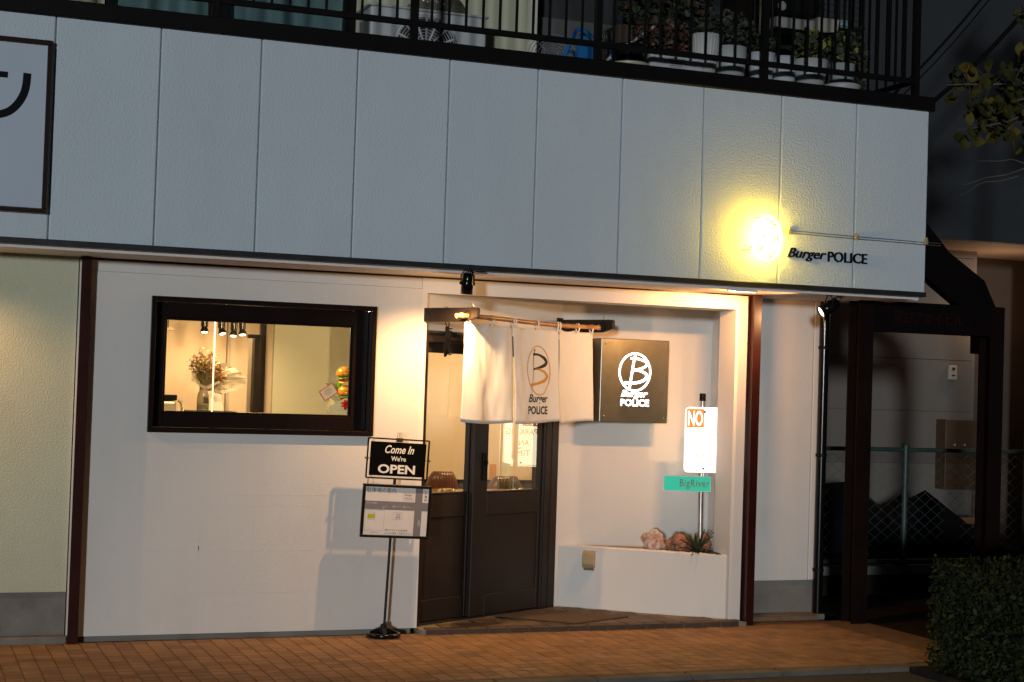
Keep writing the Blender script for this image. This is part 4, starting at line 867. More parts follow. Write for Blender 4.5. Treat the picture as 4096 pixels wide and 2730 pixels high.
def mrect(fx0, fx1, fz0, fz1, m, lift, name):
    a0, c0 = mp(fx0, fz0); a1, c1 = mp(fx1, fz1); b = MB(); tb(b, a0, a1, .0202, .0202+lift, c0, c1); return b.build(name, m, mb_)
mrect(0, 1, .53, .705, M_mg, .0006, 'map_road'); mrect(.79, .905, 0, 1, M_mg, .0009, 'map_road')
mrect(.06, .175, .34, .43, M_my, .0006, 'map_parking_lot')
def mout(fx0, fx1, fz0, fz1, t=.004, name='map_outline'):
    b = MB()
    for (q0_, q1_, s0, s1) in ((fx0, fx1, fz0, fz0+t), (fx0, fx1, fz1-t, fz1), (fx0, fx0+t*.75, fz0, fz1), (fx1-t*.75, fx1, fz0, fz1)):
        a0, c0 = mp(q0_, s0); a1, c1 = mp(q1_, s1); tb(b, a0, a1, .0202, .0207, c0, c1)
    b.build(name, M_ml, mb_)
mout(.60, .77, .73, .90); mout(.46, .61, .33, .48); mout(.02, .32, .09, .52); mout(.06, .175, .31, .47)
def mtxt(word, fx, fz, fw_, fh, m=M_mi, rot=False, bold=0):
    a0, c0 = mp(fx, fz); b = MB()
    if rot: put_text(b, text_data(word, 1, 0, 0, bold, fit=(fw_*Hd, fh*Wd)), T(a0, c0, .0213), -tl_, tx_, fr)
    else: put_text(b, text_data(word, 1, 0, 0, bold, fit=(fw_*Wd, fh*Hd)), T(a0, c0, .0213), tx_, tl_, fr)
    b.build('map_word', m, mb_)
mtxt('駐車場の案内', .02, .885, .46, .10); mtxt('Burger', .625, .825, .115, .055); mtxt('POLICE', .625, .76, .12, .045)
mtxt('JA 農協', .93, .955, .22, .045, rot=True); mtxt('大谷', .50, .415, .075, .045); mtxt('畳店', .50, .355, .075, .045)
mtxt('第27アオイビル駐車場', .345, .085, .35, .042); mtxt('12.13.15 番をご利用ください', .345, .02, .43, .042); mtxt('アパート', .12, .025, .13, .04)
mtxt('パウエル通り', .02, .645, .17, .035, M_mwhite); mtxt('一方通行', .66, .645, .10, .03, mat('map_red', (.35, .06, .05), .5))
mtxt('大通り', .855, .34, .14, .035, M_mwhite, rot=True)
for (fa, fb, ga, gb) in ((.73, .60, .595, .60), (.57, .44, .60, .60), (.36, .28, .61, .56)):
    b = MB(); p, q = mp(fa, ga), mp(fb, gb); d = Vector((q[0]-p[0], q[1]-p[1])).normalized(); nn_ = Vector((-d.y, d.x))
    for (s0, s1) in (((p[0], p[1]), (q[0], q[1])), ((q[0], q[1]), (q[0]-d.x*.014+nn_.x*.008, q[1]-d.y*.014+nn_.y*.008)), ((q[0], q[1]), (q[0]-d.x*.014-nn_.x*.008, q[1]-d.y*.014-nn_.y*.008))): b.tube([T(s0[0], s0[1], .0212), T(s1[0], s1[1], .0212)], .0008, 4)
    b.build('map_arrow', M_mwhite, mb_)

# ================================================================== BALCONY: upper walls, railing, things
UY = 1.30
b = MB(); b.box(-2.4, .095, UY, UY+.12, 3.62, 6.0).build('upper_wall', mat('pale_panel', (0.50, 0.54, 0.56), .7, var=.08), shop)
MB().box(.096, .355, UY+.01, UY+.12, 3.62, 6.0).build('upper_wall', mat('beige_wall_dim', (0.34, 0.32, 0.24), .8, var=.1), shop)
MB().box(.356, .405, UY-.02, UY+.12, 3.62, 6.0).build('window_casing', M_cream, shop)
M_wired = glassmat('wired_glass', 0.06, (.72, .80, .80)); M_curt = mat('pale_curtain', (0.46, 0.52, 0.54), .8)
b = MB(); b.box(.405, .43, UY, UY+.06, 3.62, 5.4).box(1.10, 1.16, UY, UY+.06, 3.62, 5.4).box(1.175, 1.24, UY+.03, UY+.09, 3.62, 5.4).box(2.05, 2.125, UY, UY+.08, 3.62, 5.4).box(.405, 2.125, UY-.005, UY+.09, 3.62, 3.70).box(.405, 2.125, UY, UY+.08, 5.4, 5.47)
uw = b.build('balcony_window', M_black, shop)
MB().box(.43, 1.10, UY+.03, UY+.034, 3.70, 5.4).build('pane', M_wired, uw); MB().box(1.24, 2.05, UY+.055, UY+.059, 3.70, 5.4).build('pane', M_wired, uw)
b = MB()
for (xa, xb, yy) in ((.43, 1.10, UY+.026), (1.24, 2.05, UY+.051)):
    n_ = int((xb-xa+1.0)/.03)
    for k in range(n_):
        for s_ in (-1, 1):
            X = xa-1.0+k*.03 if s_ > 0 else xa+k*.03
            # clip diagonal in x
            z_a, z_b = 3.70, 4.7; p0_, p1_ = (X, z_a), (X+s_*1.0, z_b)
            t0 = max(0, (xa-X)/s_ if s_ > 0 else (X-xb)); t1 = min(1, (xb-X) if s_ > 0 else (X-xa))
            if t1 > t0: b.add([(X+s_*t0, yy, z_a+t0), (X+s_*t0+.0012, yy, z_a+t0), (X+s_*t1+.0012, yy, z_a+t1), (X+s_*t1, yy, z_a+t1)], [(0, 1, 2, 3)])
b.build('wire_mesh', mat('dark_wire', (.04, .05, .05), .5), uw)
for (xa, xb) in ((.42, 1.12), (1.22, 2.06)):
    b = MB(); n_ = 120; vs = []
    for i in range(n_+1):
        x_ = xa+(xb-xa)*i/n_; y_ = UY+.14+.022*sin(x_*17)+.014*sin(x_*41+1)+.02*(abs(sin(x_*5.2))**12)
        vs += [(x_, y_, 3.64), (x_, y_, 5.4)]
    b.add(vs, [(2*i, 2*i+2, 2*i+3, 2*i+1) for i in range(n_)], 0, True); b.build('curtain', M_curt, uw)
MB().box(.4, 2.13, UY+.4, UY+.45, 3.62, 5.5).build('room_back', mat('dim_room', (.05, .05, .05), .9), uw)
MB().box(2.126, 3.40, UY, UY+.12, 3.62, 6.0).build('upper_wall', M_cream, shop)
MB().box(3.401, 3.48, UY-.03, UY+.12, 3.62, 6.0).build('wall_corner_strip', mat('pale_cream_strip', (0.60, 0.59, 0.48), .7, var=.05), shop)
MB().box(3.481, 5.20, UY+.35, UY+.45, 3.62, 6.0).build('recess_dark_wall', mat('dark_upper_wall', (.035, .036, .042), .7, var=.3), shop)
MB().box(3.481, 5.20, UY+.28, UY+.349, 3.62, 4.42).build('low_dark_siding', mat('grey_siding', (.11, .11, .115), .8, var=.2), shop)
MB().box(5.20, 5.335, UY, UY+.4, 3.62, 6.0).build('dark_pillar', M_frame, shop)
MB().box(5.336, 5.53, UY+.02, UY+.4, 3.62, 6.0).build('upper_wall', M_cream, shop)
MB().box(5.531, 5.98, UY+.1, UY+.4, 3.62, 6.0).build('upper_end_wall', mat('dark_upper_wall', (.035, .036, .042), .7, var=.3), shop)
MB().box(-2.4, 6.3, -.35, 2.0, 6.0, 6.2).build('roof', M_conc, shop)
MB().box(-2.4, 5.985, .121, .46, 3.621, 3.80).build('balcony_ledge', M_conc, shop)

rl = thing('balcony_railing', 'black steel balcony railing along the top of the fascia', 'railing', (1.8, 0, 3.7))
MB().box(-2.4, 6.03, -.028, .14, 3.684, 3.784).build('base_beam', M_black, rl, bevel=.004)
MB().box(-2.4, 5.90, -.008, .022, 3.872, 3.908).build('lower_rail', M_black, rl)
MB().box(-2.4, 5.90, -.012, .03, 4.80, 4.84).build('hand_rail', M_black, rl)
for xx in (-1.58, -.335, .91, 2.154, 3.41, 4.654, 5.878): MB().box(xx-.022, xx+.022, -.014, .030, 3.784, 4.80).build('post', M_black, rl)
b0 = None
x_ = -1.5
posts_x = (-1.58, -.335, .91, 2.154, 3.41, 4.654, 5.878)
for p_, q_ in zip(posts_x[:-1], posts_x[1:]):
    for k in range(1, 11):
        xx = p_+(q_-p_)*k/11
        if b0 is None: b0 = o = MB().box(-.0075, .0075, -.0055, .0085, 3.909, 4.80).build('baluster', M_black, rl, local=True); o.location = (xx-1.8, .007, -3.7)
        else: o = inst(b0, 'baluster', rl, (xx-1.8, .007, -3.7))
# side return of railing
MB().box(5.87, 5.89, .03, 1.30, 3.872, 3.908).box(5.87, 5.89, .03, 1.30, 4.80, 4.84).build('side_rail', M_black, rl)
for k in range(1, 11): inst(b0, 'baluster', rl, (5.88-1.8, .03+k*.115, -3.7))

# air conditioner
ac = thing('air_conditioner', 'white outdoor air conditioner unit behind the railing', 'air conditioner', (2.55, 1.0, 3.62))
M_acw = mat('ac_white', (0.44, 0.46, 0.47), .55, var=.05, vscale=4)
MB().box(2.12, 2.955, .90, 1.20, 3.66, 4.19).build('casing', M_acw, ac, bevel=.012, bseg=2)
MB().box(2.10, 2.97, .89, 1.21, 4.19, 4.205).build('lid', M_acw, ac, bevel=.005)
MB().box(2.2, 2.26, .92, 1.18, 3.62, 3.66).box(2.8, 2.86, .92, 1.18, 3.62, 3.66).build('foot', M_blk, ac)
MB().lathe([(0, 0), (.222, 0), (.222, .012)], 36, (2.51, .8995, 3.93), (0, -1, 0)).build('fan_recess', mat('ac_dark', (.02, .02, .022), .7), ac)
b = MB()
for r in [.05+.02*k for k in range(1, 9)]: b.ring([(2.51+r*cos(a_), .88, 3.93+r*sin(a_)) for a_ in [2*pi*k/32 for k in range(32)]], .0028, 4)
for k in range(16):
    a_ = 2*pi*k/16; d = Vector((cos(a_), 0, sin(a_))); n_ = Vector((-sin(a_), 0, cos(a_)))
    b.obox(Vector((2.51, .872, 3.93))+d*.05-n_*.006, d*.165, (0, .01, 0), n_*.012)
b.build('fan_grille', M_acw, ac)
MB().lathe([(.215, 0), (.235, .004), (.232, .022), (.215, .026)], 36, (2.51, .897, 3.93), (0, -1, 0), caps=False).build('fan_rim', M_acw, ac)
MB().lathe([(.058, 0), (.058, .016), (.04, .022), (0, .023)], 20, (2.51, .885, 3.93), (0, -1, 0)).build('fan_hub', M_acw, ac)
b = MB()
for k in range(12): b.box(2.118, 2.1195, .93+k*.02, .938+k*.02, 3.72, 4.12)
b.build('side_louvre', mat('ac_dark', (.02, .02, .022), .7), ac)
bgp = MB(); vs = []
random.seed(3)
bm = bmesh.new(); bmesh.ops.create_icosphere(bm, subdivisions=3, radius=1)
for v in bm.verts:
    n_ = v.co.normalized(); d = 1+.25*noise.noise(n_*2.2+Vector((5, 2, 0))); v.co = Vector((n_.x*.21*d, n_.y*.13*d, max(-.02, n_.z*.14*d)))
me = bpy.data.meshes.new('grey_sack'); bm.to_mesh(me); bm.free(); me.materials.append(mat('olive_plastic', (.11, .105, .075), .25, bump=.6, bscale=14, bdist=.03))
o = bpy.data.objects.new('plastic_sack', me); COL.objects.link(o); o.location = (2.62, 1.02, 4.225); WM[o.name] = Matrix.Identity(4); tag(o, 'crumpled olive plastic sack lying on the air conditioner', 'sack')
# fans leaning in the dark corner
M_gw = mat('grey_fan_wire', (.26, .27, .28), .45, metal=.5)
def fan(lb, c, r, nrm):
    t = thing('fan_guard', lb, 'fan', c, group='discarded fans'); c = Vector(c); n_ = Vector(nrm).normalized(); a1 = n_.orthogonal().normalized(); a2 = n_.cross(a1)
    b = MB()
    for k in range(1, 9): rr = r*k/8; b.ring([c+n_*(.03*(1-(k/8)**2))+a1*rr*cos(a_)+a2*rr*sin(a_) for a_ in [2*pi*q/28 for q in range(28)]], .0022, 4)
    b.build('guard_wires', M_gw, t)
    b = MB()
    for k in range(8): a_ = 2*pi*k/8; e = a1*cos(a_)+a2*sin(a_); b.tube([c+n_*.032, c+e*r], .0022, 4)
    b.build('guard_spokes', M_gw, t)
    MB().lathe([(.0, .01), (r*.16, .008), (r*.16, 0)], 16, c+n_*.03, n_).build('badge', M_gw, t)
    MB().lathe([(r*.2, 0), (r*.2, .1), (r*.1, .13)], 14, c-n_*.12, n_).build('motor', M_blk, t)
    MB().tube([c-n_*.06, Vector((c.x, c.y+.06, 3.64))], .012, 8).build('stem', M_blk, t)
    MB().lathe([(.1, 0), (.1, .015), (.03, .03)], 18, (c.x, c.y+.06, 3.621)).build('base', M_blk, t)
fan('round grey fan guard left of the blue chair', (3.475, .95, 3.98), .175, (-.2, -1, .1))
fan('pale fan guard right of the blue chair', (3.90, 1.0, 4.17), .115, (.35, -1, .25))
bc = thing('blue_chair', 'blue plastic stool tipped over behind the railing', 'chair', (3.6, .65, 3.62))
M_blue = mat('blue_plastic', (.015, .12, .33), .35)
MB().prism([(3.50, .60, 3.80), (3.72, .60, 3.80), (3.70, .66, 4.04), (3.60, .68, 4.12), (3.555, .67, 4.10)], (0, .02, .0)).build('seat', M_blue, bc, bevel=.008)
b = MB(); b.tube([(3.40, .57, 3.80), (3.42, .58, 3.93), (3.50, .60, 4.10), (3.53, .61, 4.125), (3.60, .62, 4.11), (3.64, .63, 4.08)], .016, 8); b.tube([(3.43, .58, 3.95), (3.49, .6, 3.96), (3.53, .61, 3.90)], .012, 8); b.build('leg_frame', M_blue, bc)
MB().tube([(3.72, .66, 3.82), (3.80, .62, 4.0)], .012, 8).build('leg', M_blue, bc)
simple('broom_stick', 'long white stick leaning across the balcony clutter', 'stick', MB().tube([(3.60, .48, 3.83), (4.09, .52, 4.205)], .0105, 8), mat('white_stick', (.42, .42, .47), .4))
bp = thing('black_pot', 'wide black pot on a pale saucer behind the rail', 'pot', (3.77, .30, 3.80))
MB().lathe([(.105, .05), (.125, .16), (.13, .17), (.12, .17), (.1, .06)], 28, (3.765, .30, 3.80)).build('pot_body', M_blkgloss, bp)
MB().lathe([(.04, .0), (.10, .012), (.135, .045), (.13, .05), (.05, .02)], 28, (3.775, .30, 3.80)).build('saucer', mat('cream_ceramic', (.42, .38, .29), .4), bp)
wb = thing('white_tray_box', 'long white slatted plastic planter box lying on the ledge', 'box', (4.08, .27, 3.80))
MB().box(3.89, 4.29, .20, .36, 3.802, 3.925).build('box_body', mat('white_plastic', (.42, .43, .45), .5), wb, bevel=.008)
b = MB()
for k in range(8): b.box(4.03, 4.15, .1965, .1985, 3.83+k*.010, 3.834+k*.010)
b.build('vent_slot', mat('grey_slot', (.2, .2, .21), .6), wb)
for k in range(4): MB().box(3.91+k*.11, 3.922+k*.11, .194, .199, 3.81, 3.92).build('rib', mat('white_plastic', (.42, .43, .45), .5), wb)
# pots
M_pw = mat('white_glazed_pot', (.46, .49, .53), .12, coat=.4); M_pg = mat('pale_grey_pot', (.36, .38, .38), .5, var=.1); M_pf = mat('white_fluted_pot', (.44, .44, .43), .6)
def pot(lb, c, prof, m, fl=0, nf=0, name='flower_pot', seg=32):
    t = thing(name, lb, 'pot', c, group='pots on the balcony ledge')
    MB().lathe(prof, seg, c, flute=fl, nfl=nf).build('pot_body', m, t)
    r = prof[-3][0]*.92; z = max(p[1] for p in prof)-.02
    MB().lathe([(0, z), (r, z)], 20, c).build('soil', M_soil, t); return t
def pp_(r0, r1, h, t=.008): return [(r0*.6, 0), (r0, .002), ((r0+r1)/2*1.02, h*.5), (r1, h), (r1-t, h), (r1-t*1.5, h-.04)]
pot('tall white fluted pot with a jagged rim behind the rail', (4.335, .27, 3.80), pp_(.066, .105, .30), M_pf, .03, 24, seg=96)
pot('wide pale pot holding the dark bushy plant', (4.545, .30, 3.80), pp_(.10, .118, .24), M_pg)
pot('glossy white pot at the railing post with highlights', (4.785, .28, 3.80), pp_(.075, .10, .22), M_pw)
pot('small glossy white pot with a label', (4.955, .26, 3.80), [(.05, 0), (.07, .002), (.085, .08), (.083, .21), (.076, .21), (.07, .17)], M_pw)
pot('large pale grey pot under the yellow-leaved plant', (5.175, .28, 3.80), pp_(.095, .132, .21), M_pg)
pot('pale two-tier pot with saucer at the far right of the ledge', (5.44, .28, 3.80), [(.06, 0), (.125, .002), (.138, .055), (.13, .065), (.085, .07), (.095, .21), (.087, .21), (.08, .17)], M_pg)
pot('grey pot behind the pale two-tier pot', (5.33, .50, 3.80), pp_(.08, .10, .22), M_pg)
# balcony plants
def leafcloud(name, lb, c, r, n, sz, mats, wts, parts='foliage', stems=10, flat=1.0, grp='potted plants on the balcony'):
    t = thing(name, lb, 'plant', c, group=grp); c = Vector(c); b = MB()
    for k in range(n):
        d = Vector((random.gauss(0, 1), random.gauss(0, 1), random.gauss(0, 1))).normalized()*random.random()**.4
        p = c+Vector((d.x*r[0], d.y*r[1], d.z*r[2]+r[2]*.9)); e = Vector((random.gauss(0, 1), random.gauss(0, 1), random.gauss(0, .8))).normalized(); s_ = sz*random.uniform(.6, 1.2)
        f_ = e.orthogonal().normalized(); f_ = (Matrix.Rotation(random.uniform(0, 6.28), 3, e) @ f_)*s_*.42*flat; nn_ = e.cross(f_).normalized()*s_*.15
        e = e*s_; mi = random.choices(range(len(mats)), wts)[0]
        b.add([p-e*.5, p-e*.1+f_+nn_, p+e*.25+f_*.7+nn_, p+e*.5, p+e*.25-f_*.7+nn_, p-e*.1-f_+nn_], [(0, 1, 2, 3), (0, 3, 4, 5)], mi)
    b.build(parts, mats, t); s = MB()
    for k in range(stems): s.tube([c-Vector((0, 0, .03)), c+Vector((random.uniform(-.6, .6)*r[0], random.uniform(-.6, .6)*r[1], r[2]*random.uniform(.6, 1.6)))], [.004, .002], 4)
    s.build('stem', mats[-1], t)
M_dg = mat('dark_foliage', (.022, .030, .016), .7, var=.4, vscale=20); M_yg = mat('yellow_green_leaf', (.20, .21, .03), .6, var=.3, vscale=20); M_rb = mat('red_brown_leaf', (.085, .03, .018), .8, var=.4, vscale=20); M_mg_ = mat('mid_green_leaf', (.05, .07, .025), .7, var=.4, vscale=20); M_dry = mat('dry_leaf', (.13, .09, .05), .8)
leafcloud('dark_bush_plant', 'dark bushy plant in the wide pale pot', (4.56, .32, 4.02), (.20, .12, .15), 900, .045, [M_dg, M_mg_], (5, 1))
leafcloud('yellow_leaf_plant', 'yellow-green leaved plant in the large grey pot', (5.17, .27, 4.0), (.13, .11, .13), 240, .05, [M_yg, M_dg, M_mg_], (2.4, 5, 2), flat=1.5)
leafcloud('yellow_spray_plant', 'plant with a spray of yellow leaves in the two-tier pot', (5.43, .26, 4.0), (.13, .10, .14), 260, .045, [M_dg, M_yg, M_mg_], (5, 1.6, 2), flat=1.4)
leafcloud('russet_plant', 'russet dry plant spilling behind the broom stick', (4.12, .55, 3.95), (.24, .15, .16), 900, .04, [M_rb, M_dry, M_dg], (5, 1, 2))
leafcloud('dark_shrub', 'dark shrub between the glossy white pots', (4.86, .42, 4.0), (.14, .10, .10), 420, .04, [M_dg, M_mg_], (6, 1))
leafcloud('climbing_plant', 'thin trailing plant at the right end of the balcony', (5.68, .45, 3.86), (.07, .12, .26), 260, .04, [M_mg_, M_dg, M_dry], (2, 5, 1))
leafcloud('tall_dark_plant', 'tall dark plant high behind the russet plant', (4.3, .8, 4.22), (.4, .16, .2), 700, .07, [M_dg, M_mg_, M_rb], (6, 1, 1.5))
simple('blue_basin', 'dusky blue plastic basin standing on the brown crate', 'basin', MB().lathe([(.06, .0), (.085, .005), (.108, .07), (.112, .072), (.104, .07), (.08, .012), (0, .01)], 28, (4.12, 1.0, 4.28)), mat('dusky_blue_plastic', (.05, .07, .13), .3))
simple('brown_crate', 'brown crate in the dark corner under the blue basin', 'crate', MB().box(3.98, 4.5, .92, 1.25, 3.621, 4.28), mat('brown_crate', (.07, .04, .025), .8, var=.3), bevel=.01)
simple('tan_box', 'tan cardboard box beside the blue basin', 'box', MB().box(4.26, 4.42, .97, 1.12, 4.2815, 4.42), mat('tan_card', (.24, .16, .08), .8, var=.2), bevel=.004)
# wire shelf with planters
ws = thing('wire_shelf', 'black wire shelf unit at the right end of the balcony', 'shelf', (5.36, .72, 3.62))
for xx in (5.06, 5.62):
    for yy in (.62, .88): MB().tube([(xx, yy, 3.621), (xx, yy, 4.95)], .010, 8).build('upright', M_black, ws)
for zz in (3.9, 4.31, 4.70):
    b = MB()
    for k in range(14): b.tube([(5.06+k*.043, .62, zz), (5.06+k*.043, .88, zz)], .0028, 4)
    for yy in (.62, .88): b.tube([(5.06, yy, zz+.003), (5.62, yy, zz+.003)], .004, 4); b.tube([(5.06, yy, zz-.03), (5.62, yy, zz-.03)], .004, 4)
    for k in range(13): b.tube([(5.06+k*.043, .618, zz-.03), (5.081+k*.043, .618, zz)], .0025, 4)
    b.build('wire_tray', M_black, ws)
simple('long_planter_box', 'long grey planter box with printed marks on the wire shelf', 'planter', MB().box(5.10, 5.46, .63, .78, 4.316, 4.40), mat('grey_planter', (.24, .24, .22), .7, var=.1), bevel=.008)
simple('square_planter_box', 'square pale planter at the right on the wire shelf', 'planter', MB().prism([(5.44, .6, 4.316), (5.60, .6, 4.316), (5.615, .59, 4.42), (5.425, .59, 4.42)], (0, .17, 0)), mat('pale_planter', (.30, .28, .24), .7, var=.1), bevel=.006)
simple('round_dial', 'round dial thermometer above the planters', 'thermometer', MB().lathe([(.0, .012), (.03, .012), (.034, .008), (.034, 0)], 20, (5.13, .61, 4.47), (0, -1, 0)), mat('dial_face', (.25, .26, .27), .4))
simple('dark_shelf_bags', 'dark bag heap stored on the upper wire shelf', 'bag', MB().prism([(5.10, .63, 4.42), (5.45, .63, 4.42), (5.5, .63, 4.55), (5.35, .63, 4.68), (5.15, .63, 4.6)], (0, .2, 0)), M_blk, bevel=.03)
gd_ = thing('wire_grid_panel', 'black wire grid panel by the end post', 'wire panel', (5.78, .9, 3.62))
b = MB()
for k in range(9): b.tube([(5.62+k*.045, .9, 3.64), (5.62+k*.045, .9, 4.75)], .0025, 4)
for k in range(23): b.tube([(5.62, .9, 3.66+k*.05), (5.98, .9, 3.66+k*.05)], .0025, 4)
b.build('grid_wires', M_black, gd_); MB().tube([(5.62, .9, 3.63), (5.62, .9, 4.76), (5.98, .9, 4.76), (5.98, .9, 3.63)], .005, 6).build('grid_frame', M_black, gd_)
simple('aqua_container', 'pale aqua plastic container behind the wire grid', 'container', MB().box(5.85, 5.985, .95, 1.08, 4.455, 4.53), mat('aqua_plastic', (.16, .27, .29), .4), bevel=.015)
simple('grid_shelf_board', 'small board under the aqua container', 'board', MB().box(5.80, 5.99, .93, 1.10, 4.44, 4.4545), M_blk)

# ================================================================== ALLEY AT THE RIGHT
dp = thing('drain_pipe', 'glossy black drain pipe at the right corner of the wall', 'pipe', (5.66, .76, .02))
MB().tube([(5.655, .755, .0), (5.655, .755, 2.3448)], .036, 14).build('pipe', M_blkgloss, dp)
for zz in (.35, 1.2, 2.0): MB().lathe([(.041, -.012), (.041, .012)], 14, (5.655, .755, zz)).box(5.645, 5.665, .755, .8115, zz-.01, zz+.01).build('clamp', M_black, dp)
pt_ = thing('portal_frame', 'dark brown steel gate frame with building name at the alley mouth', 'gate frame', (6.3, .5, 0))
M_pb = mat('dark_brown_steel', (.005, .003, .003), .6, spec=.08, var=.3, vscale=6)
for xa in (5.735, 6.895):
    b = MB(); b.box(xa, xa+.125, .42, .432, -.02, 2.352); b.box(xa, xa+.125, .548, .56, -.02, 2.352); b.box(xa+.055, xa+.068, .432, .548, -.02, 2.352); b.build('post', mat('dark_red_brown_steel', (.009, .004, .003), .55, spec=.1, var=.3, vscale=6), pt_)
MB().box(5.861, 6.894, .43, .55, 2.128, 2.352).build('name_beam', M_pb, pt_)
b = MB(); put_text(b, text_data('第27アオイビル', 1, .004, fit=(.62, .10)), (6.03, .4295, 2.19), (1, 0, 0), (0, 0, 1)); b.build('beam_lettering', mat('dim_red_letter', (.020, .005, .004), .6, spec=.1), pt_)
# stair stringer
stg = thing('stair_stringer', 'thick dark stair stringer sloping above the gate frame', 'staircase', (6.7, .6, 2.4))
MB().prism([(6.10, .58, 3.10), (6.30, .58, 3.08), (6.62, .58, 2.76), (6.95, .58, 2.56), (7.06, .58, 2.36), (6.895, .58, 2.30), (6.72, .58, 2.36), (6.52, .58, 2.49), (6.10, .58, 2.80)], (0, .09, 0)).build('stringer', M_pb, stg)
MB().prism([(6.895, .58, 2.36), (7.06, .58, 2.36), (7.045, .58, 2.0), (6.90, .58, 2.0)], (0, .09, 0)).build('stringer_foot', M_pb, stg)
# chain-link fence
FY = 2.0
fn = thing('chain_link_fence', 'green chain-link fence across the dark alley', 'fence', (7.5, FY, 0))
M_fg = mat('green_fence_paint', (.028, .055, .045), .5, var=.3, vscale=7)
for xx in (5.9, 7.268, 8.7, 10.1): MB().tube([(xx, FY, .0), (xx, FY, 1.235)], .026, 12).lathe([(.032, 0), (.032, .03), (.01, .04)], 12, (xx, FY, 1.225)).build('post', M_fg, fn)
MB().tube([(5.7, FY, 1.205), (10.2, FY, 1.205)], .018, 10).build('top_rail', M_fg, fn)
MB().box(5.7, 10.2, FY-.02, FY+.02, .245, .275).build('bottom_rail', M_fg, fn)
b = MB(); dxw, dzw = .062, .047
for i in range(70):
    x_ = 5.75+i*dxw
    pts = [(x_+(dxw/2 if (i+j) % 2 else -dxw/2)*.98, FY-.03+(.003 if j % 2 else -.003), .275+j*dzw) for j in range(20)]
    b.tube(pts, .0014, 4, caps=False)
b.build('chain_mesh', mat('fence_wire', (.11, .125, .115), .6, spec=.2), fn)
for k, xa in enumerate((5.7, 7.32)): MB().box(xa, xa+(1.50 if k == 0 else 2.9), FY-.06, FY+.06, .155, .225).build('base_block', mat('pale_fence_base', (.20, .20, .19), .8, var=.2), fn)
MB().box(5.7, 10.2, FY-.07, FY+.07, -.02, .154).build('footing', M_soil, fn)
# covered heaps
M_tarp = mat('black_tarp', (.004, .005, .007), .8, spec=.08, bump=.3, bscale=9, bdist=.02)
def heap(lb, prof, y0, y1):
    t = MB(); n_ = len(prof); rows = 7; vs = []
    for j in range(rows):
        s_ = sin(pi*j/(rows-1)); y_ = y0+(y1-y0)*j/(rows-1)
        for (x_, z_) in prof: vs.append((x_+.04*noise.noise(Vector((x_*3, y_*3, 0))), y_, max(-.01, z_*s_**.6+.03*noise.noise(Vector((x_*4, y_*4, 1)))*s_)))
    t.add(vs, [(j*n_+i, j*n_+i+1, (j+1)*n_+i+1, (j+1)*n_+i) for j in range(rows-1) for i in range(n_-1)], 0, False)
    return simple('tarp_heap', lb, 'heap', t, M_tarp, 'covered heaps behind the fence')
heap('black covered heap with a rounded top next to the white wall', [(6.7, 0), (6.75, .6), (7.0, .78), (7.45, .82), (7.68, .83), (7.90, .68), (8.06, .56), (8.25, .3), (8.4, 0)], 2.9, 4.0)
heap('black covered heap with a sharp peak behind the green fence post', [(7.8, 0), (8.0, .42), (8.10, .555), (8.30, .65), (8.50, .755), (8.53, .765), (8.66, .66), (8.80, .55), (8.94, .44), (9.15, .36), (9.35, .30), (9.55, .15), (9.7, 0)], 2.9, 4.0)
M_tim = mat('pale_timber', (.42, .22, .08), .7, var=.2, vscale=8)
simple('timber_plank', 'upper pale timber plank lying behind the right gate post', 'plank', MB().box(9.15, 9.98, 4.30, 4.38, .36, .425), M_tim, 'timber planks behind the fence')
simple('timber_plank', 'lower pale timber plank behind the right gate post', 'plank', MB().box(9.2, 10.02, 4.28, 4.36, .135, .175), M_tim, 'timber planks behind the fence')
simple('plank_rack', 'dark rack holding the pale timber planks', 'rack', MB().box(9.2, 9.95, 4.32, 4.5, -.01, .134).box(9.2, 9.95, 4.381, 4.55, .134, .36), M_soil)
# neighbour building
nb = thing('neighbour_building', 'dark neighbouring building with a beige panelled ground floor', 'building', (9, 4.5, 0))
M_dk = mat('dark_grey_siding', (.024, .027, .032), .8, var=.2, vscale=1.5, bump=.2, bscale=30)
MB().box(5.8, 16, 4.0, 4.1, 3.275, 11).build('upper_wall', M_dk, nb)
MB().box(5.8, 16, 4.101, 6.3, 3.275, 3.30).build('soffit', mat('neighbour_soffit', (.25, .19, .16), .8, var=.1), nb)
M_bw = mat('beige_siding', (.15, .128, .112), .75, var=.08, vscale=2)
sp0 = None
for k in range(7):
    if sp0 is None: sp0 = o = MB().box(-2.4, 2.4, 0, .06, 0, .554).build('siding_panel', M_bw, nb, bevel=.003, local=True)
    else: o = inst(sp0, 'siding_panel', nb)
    o.location = (7.79-9, 5.0-4.5, -.165+k*.56)
MB().box(5.4, 10.19, 5.061, 5.2, 0, 3.274).build('wall_core', M_conc, nb)
MB().box(10.191, 13.5, 5.6, 5.7, 0, 3.274).build('recess_wall', mat('dim_brown_wall', (.06, .04, .03), .8, var=.2), nb)
MB().box(10.191, 10.23, 5.0, 5.6, 0, 3.274).build('recess_return', M_bw, nb)
MB().box(10.751, 16, 4.6, 4.8, 0, 3.274).build('dark_wall', mat('dark_blue_grey_wall', (.020, .024, .026), .8, var=.2), nb)
ic = thing('wall_intercom', 'small pale intercom box on the beige wall', 'intercom', (9.93, 4.98, 1.93))
MB().box(9.87, 9.975, 4.955, 4.999, 1.86, 2.015).build('case', mat('pale_plastic', (.42, .36, .30), .5), ic, bevel=.006)
MB().lathe([(.0, .008), (.018, .006), (.018, 0)], 14, (9.922, 4.955, 1.978), (0, -1, 0)).build('lens', M_blk, ic)
MB().box(9.90, 9.945, 4.950, 4.9545, 1.90, 1.915).build('button', M_trim, ic)
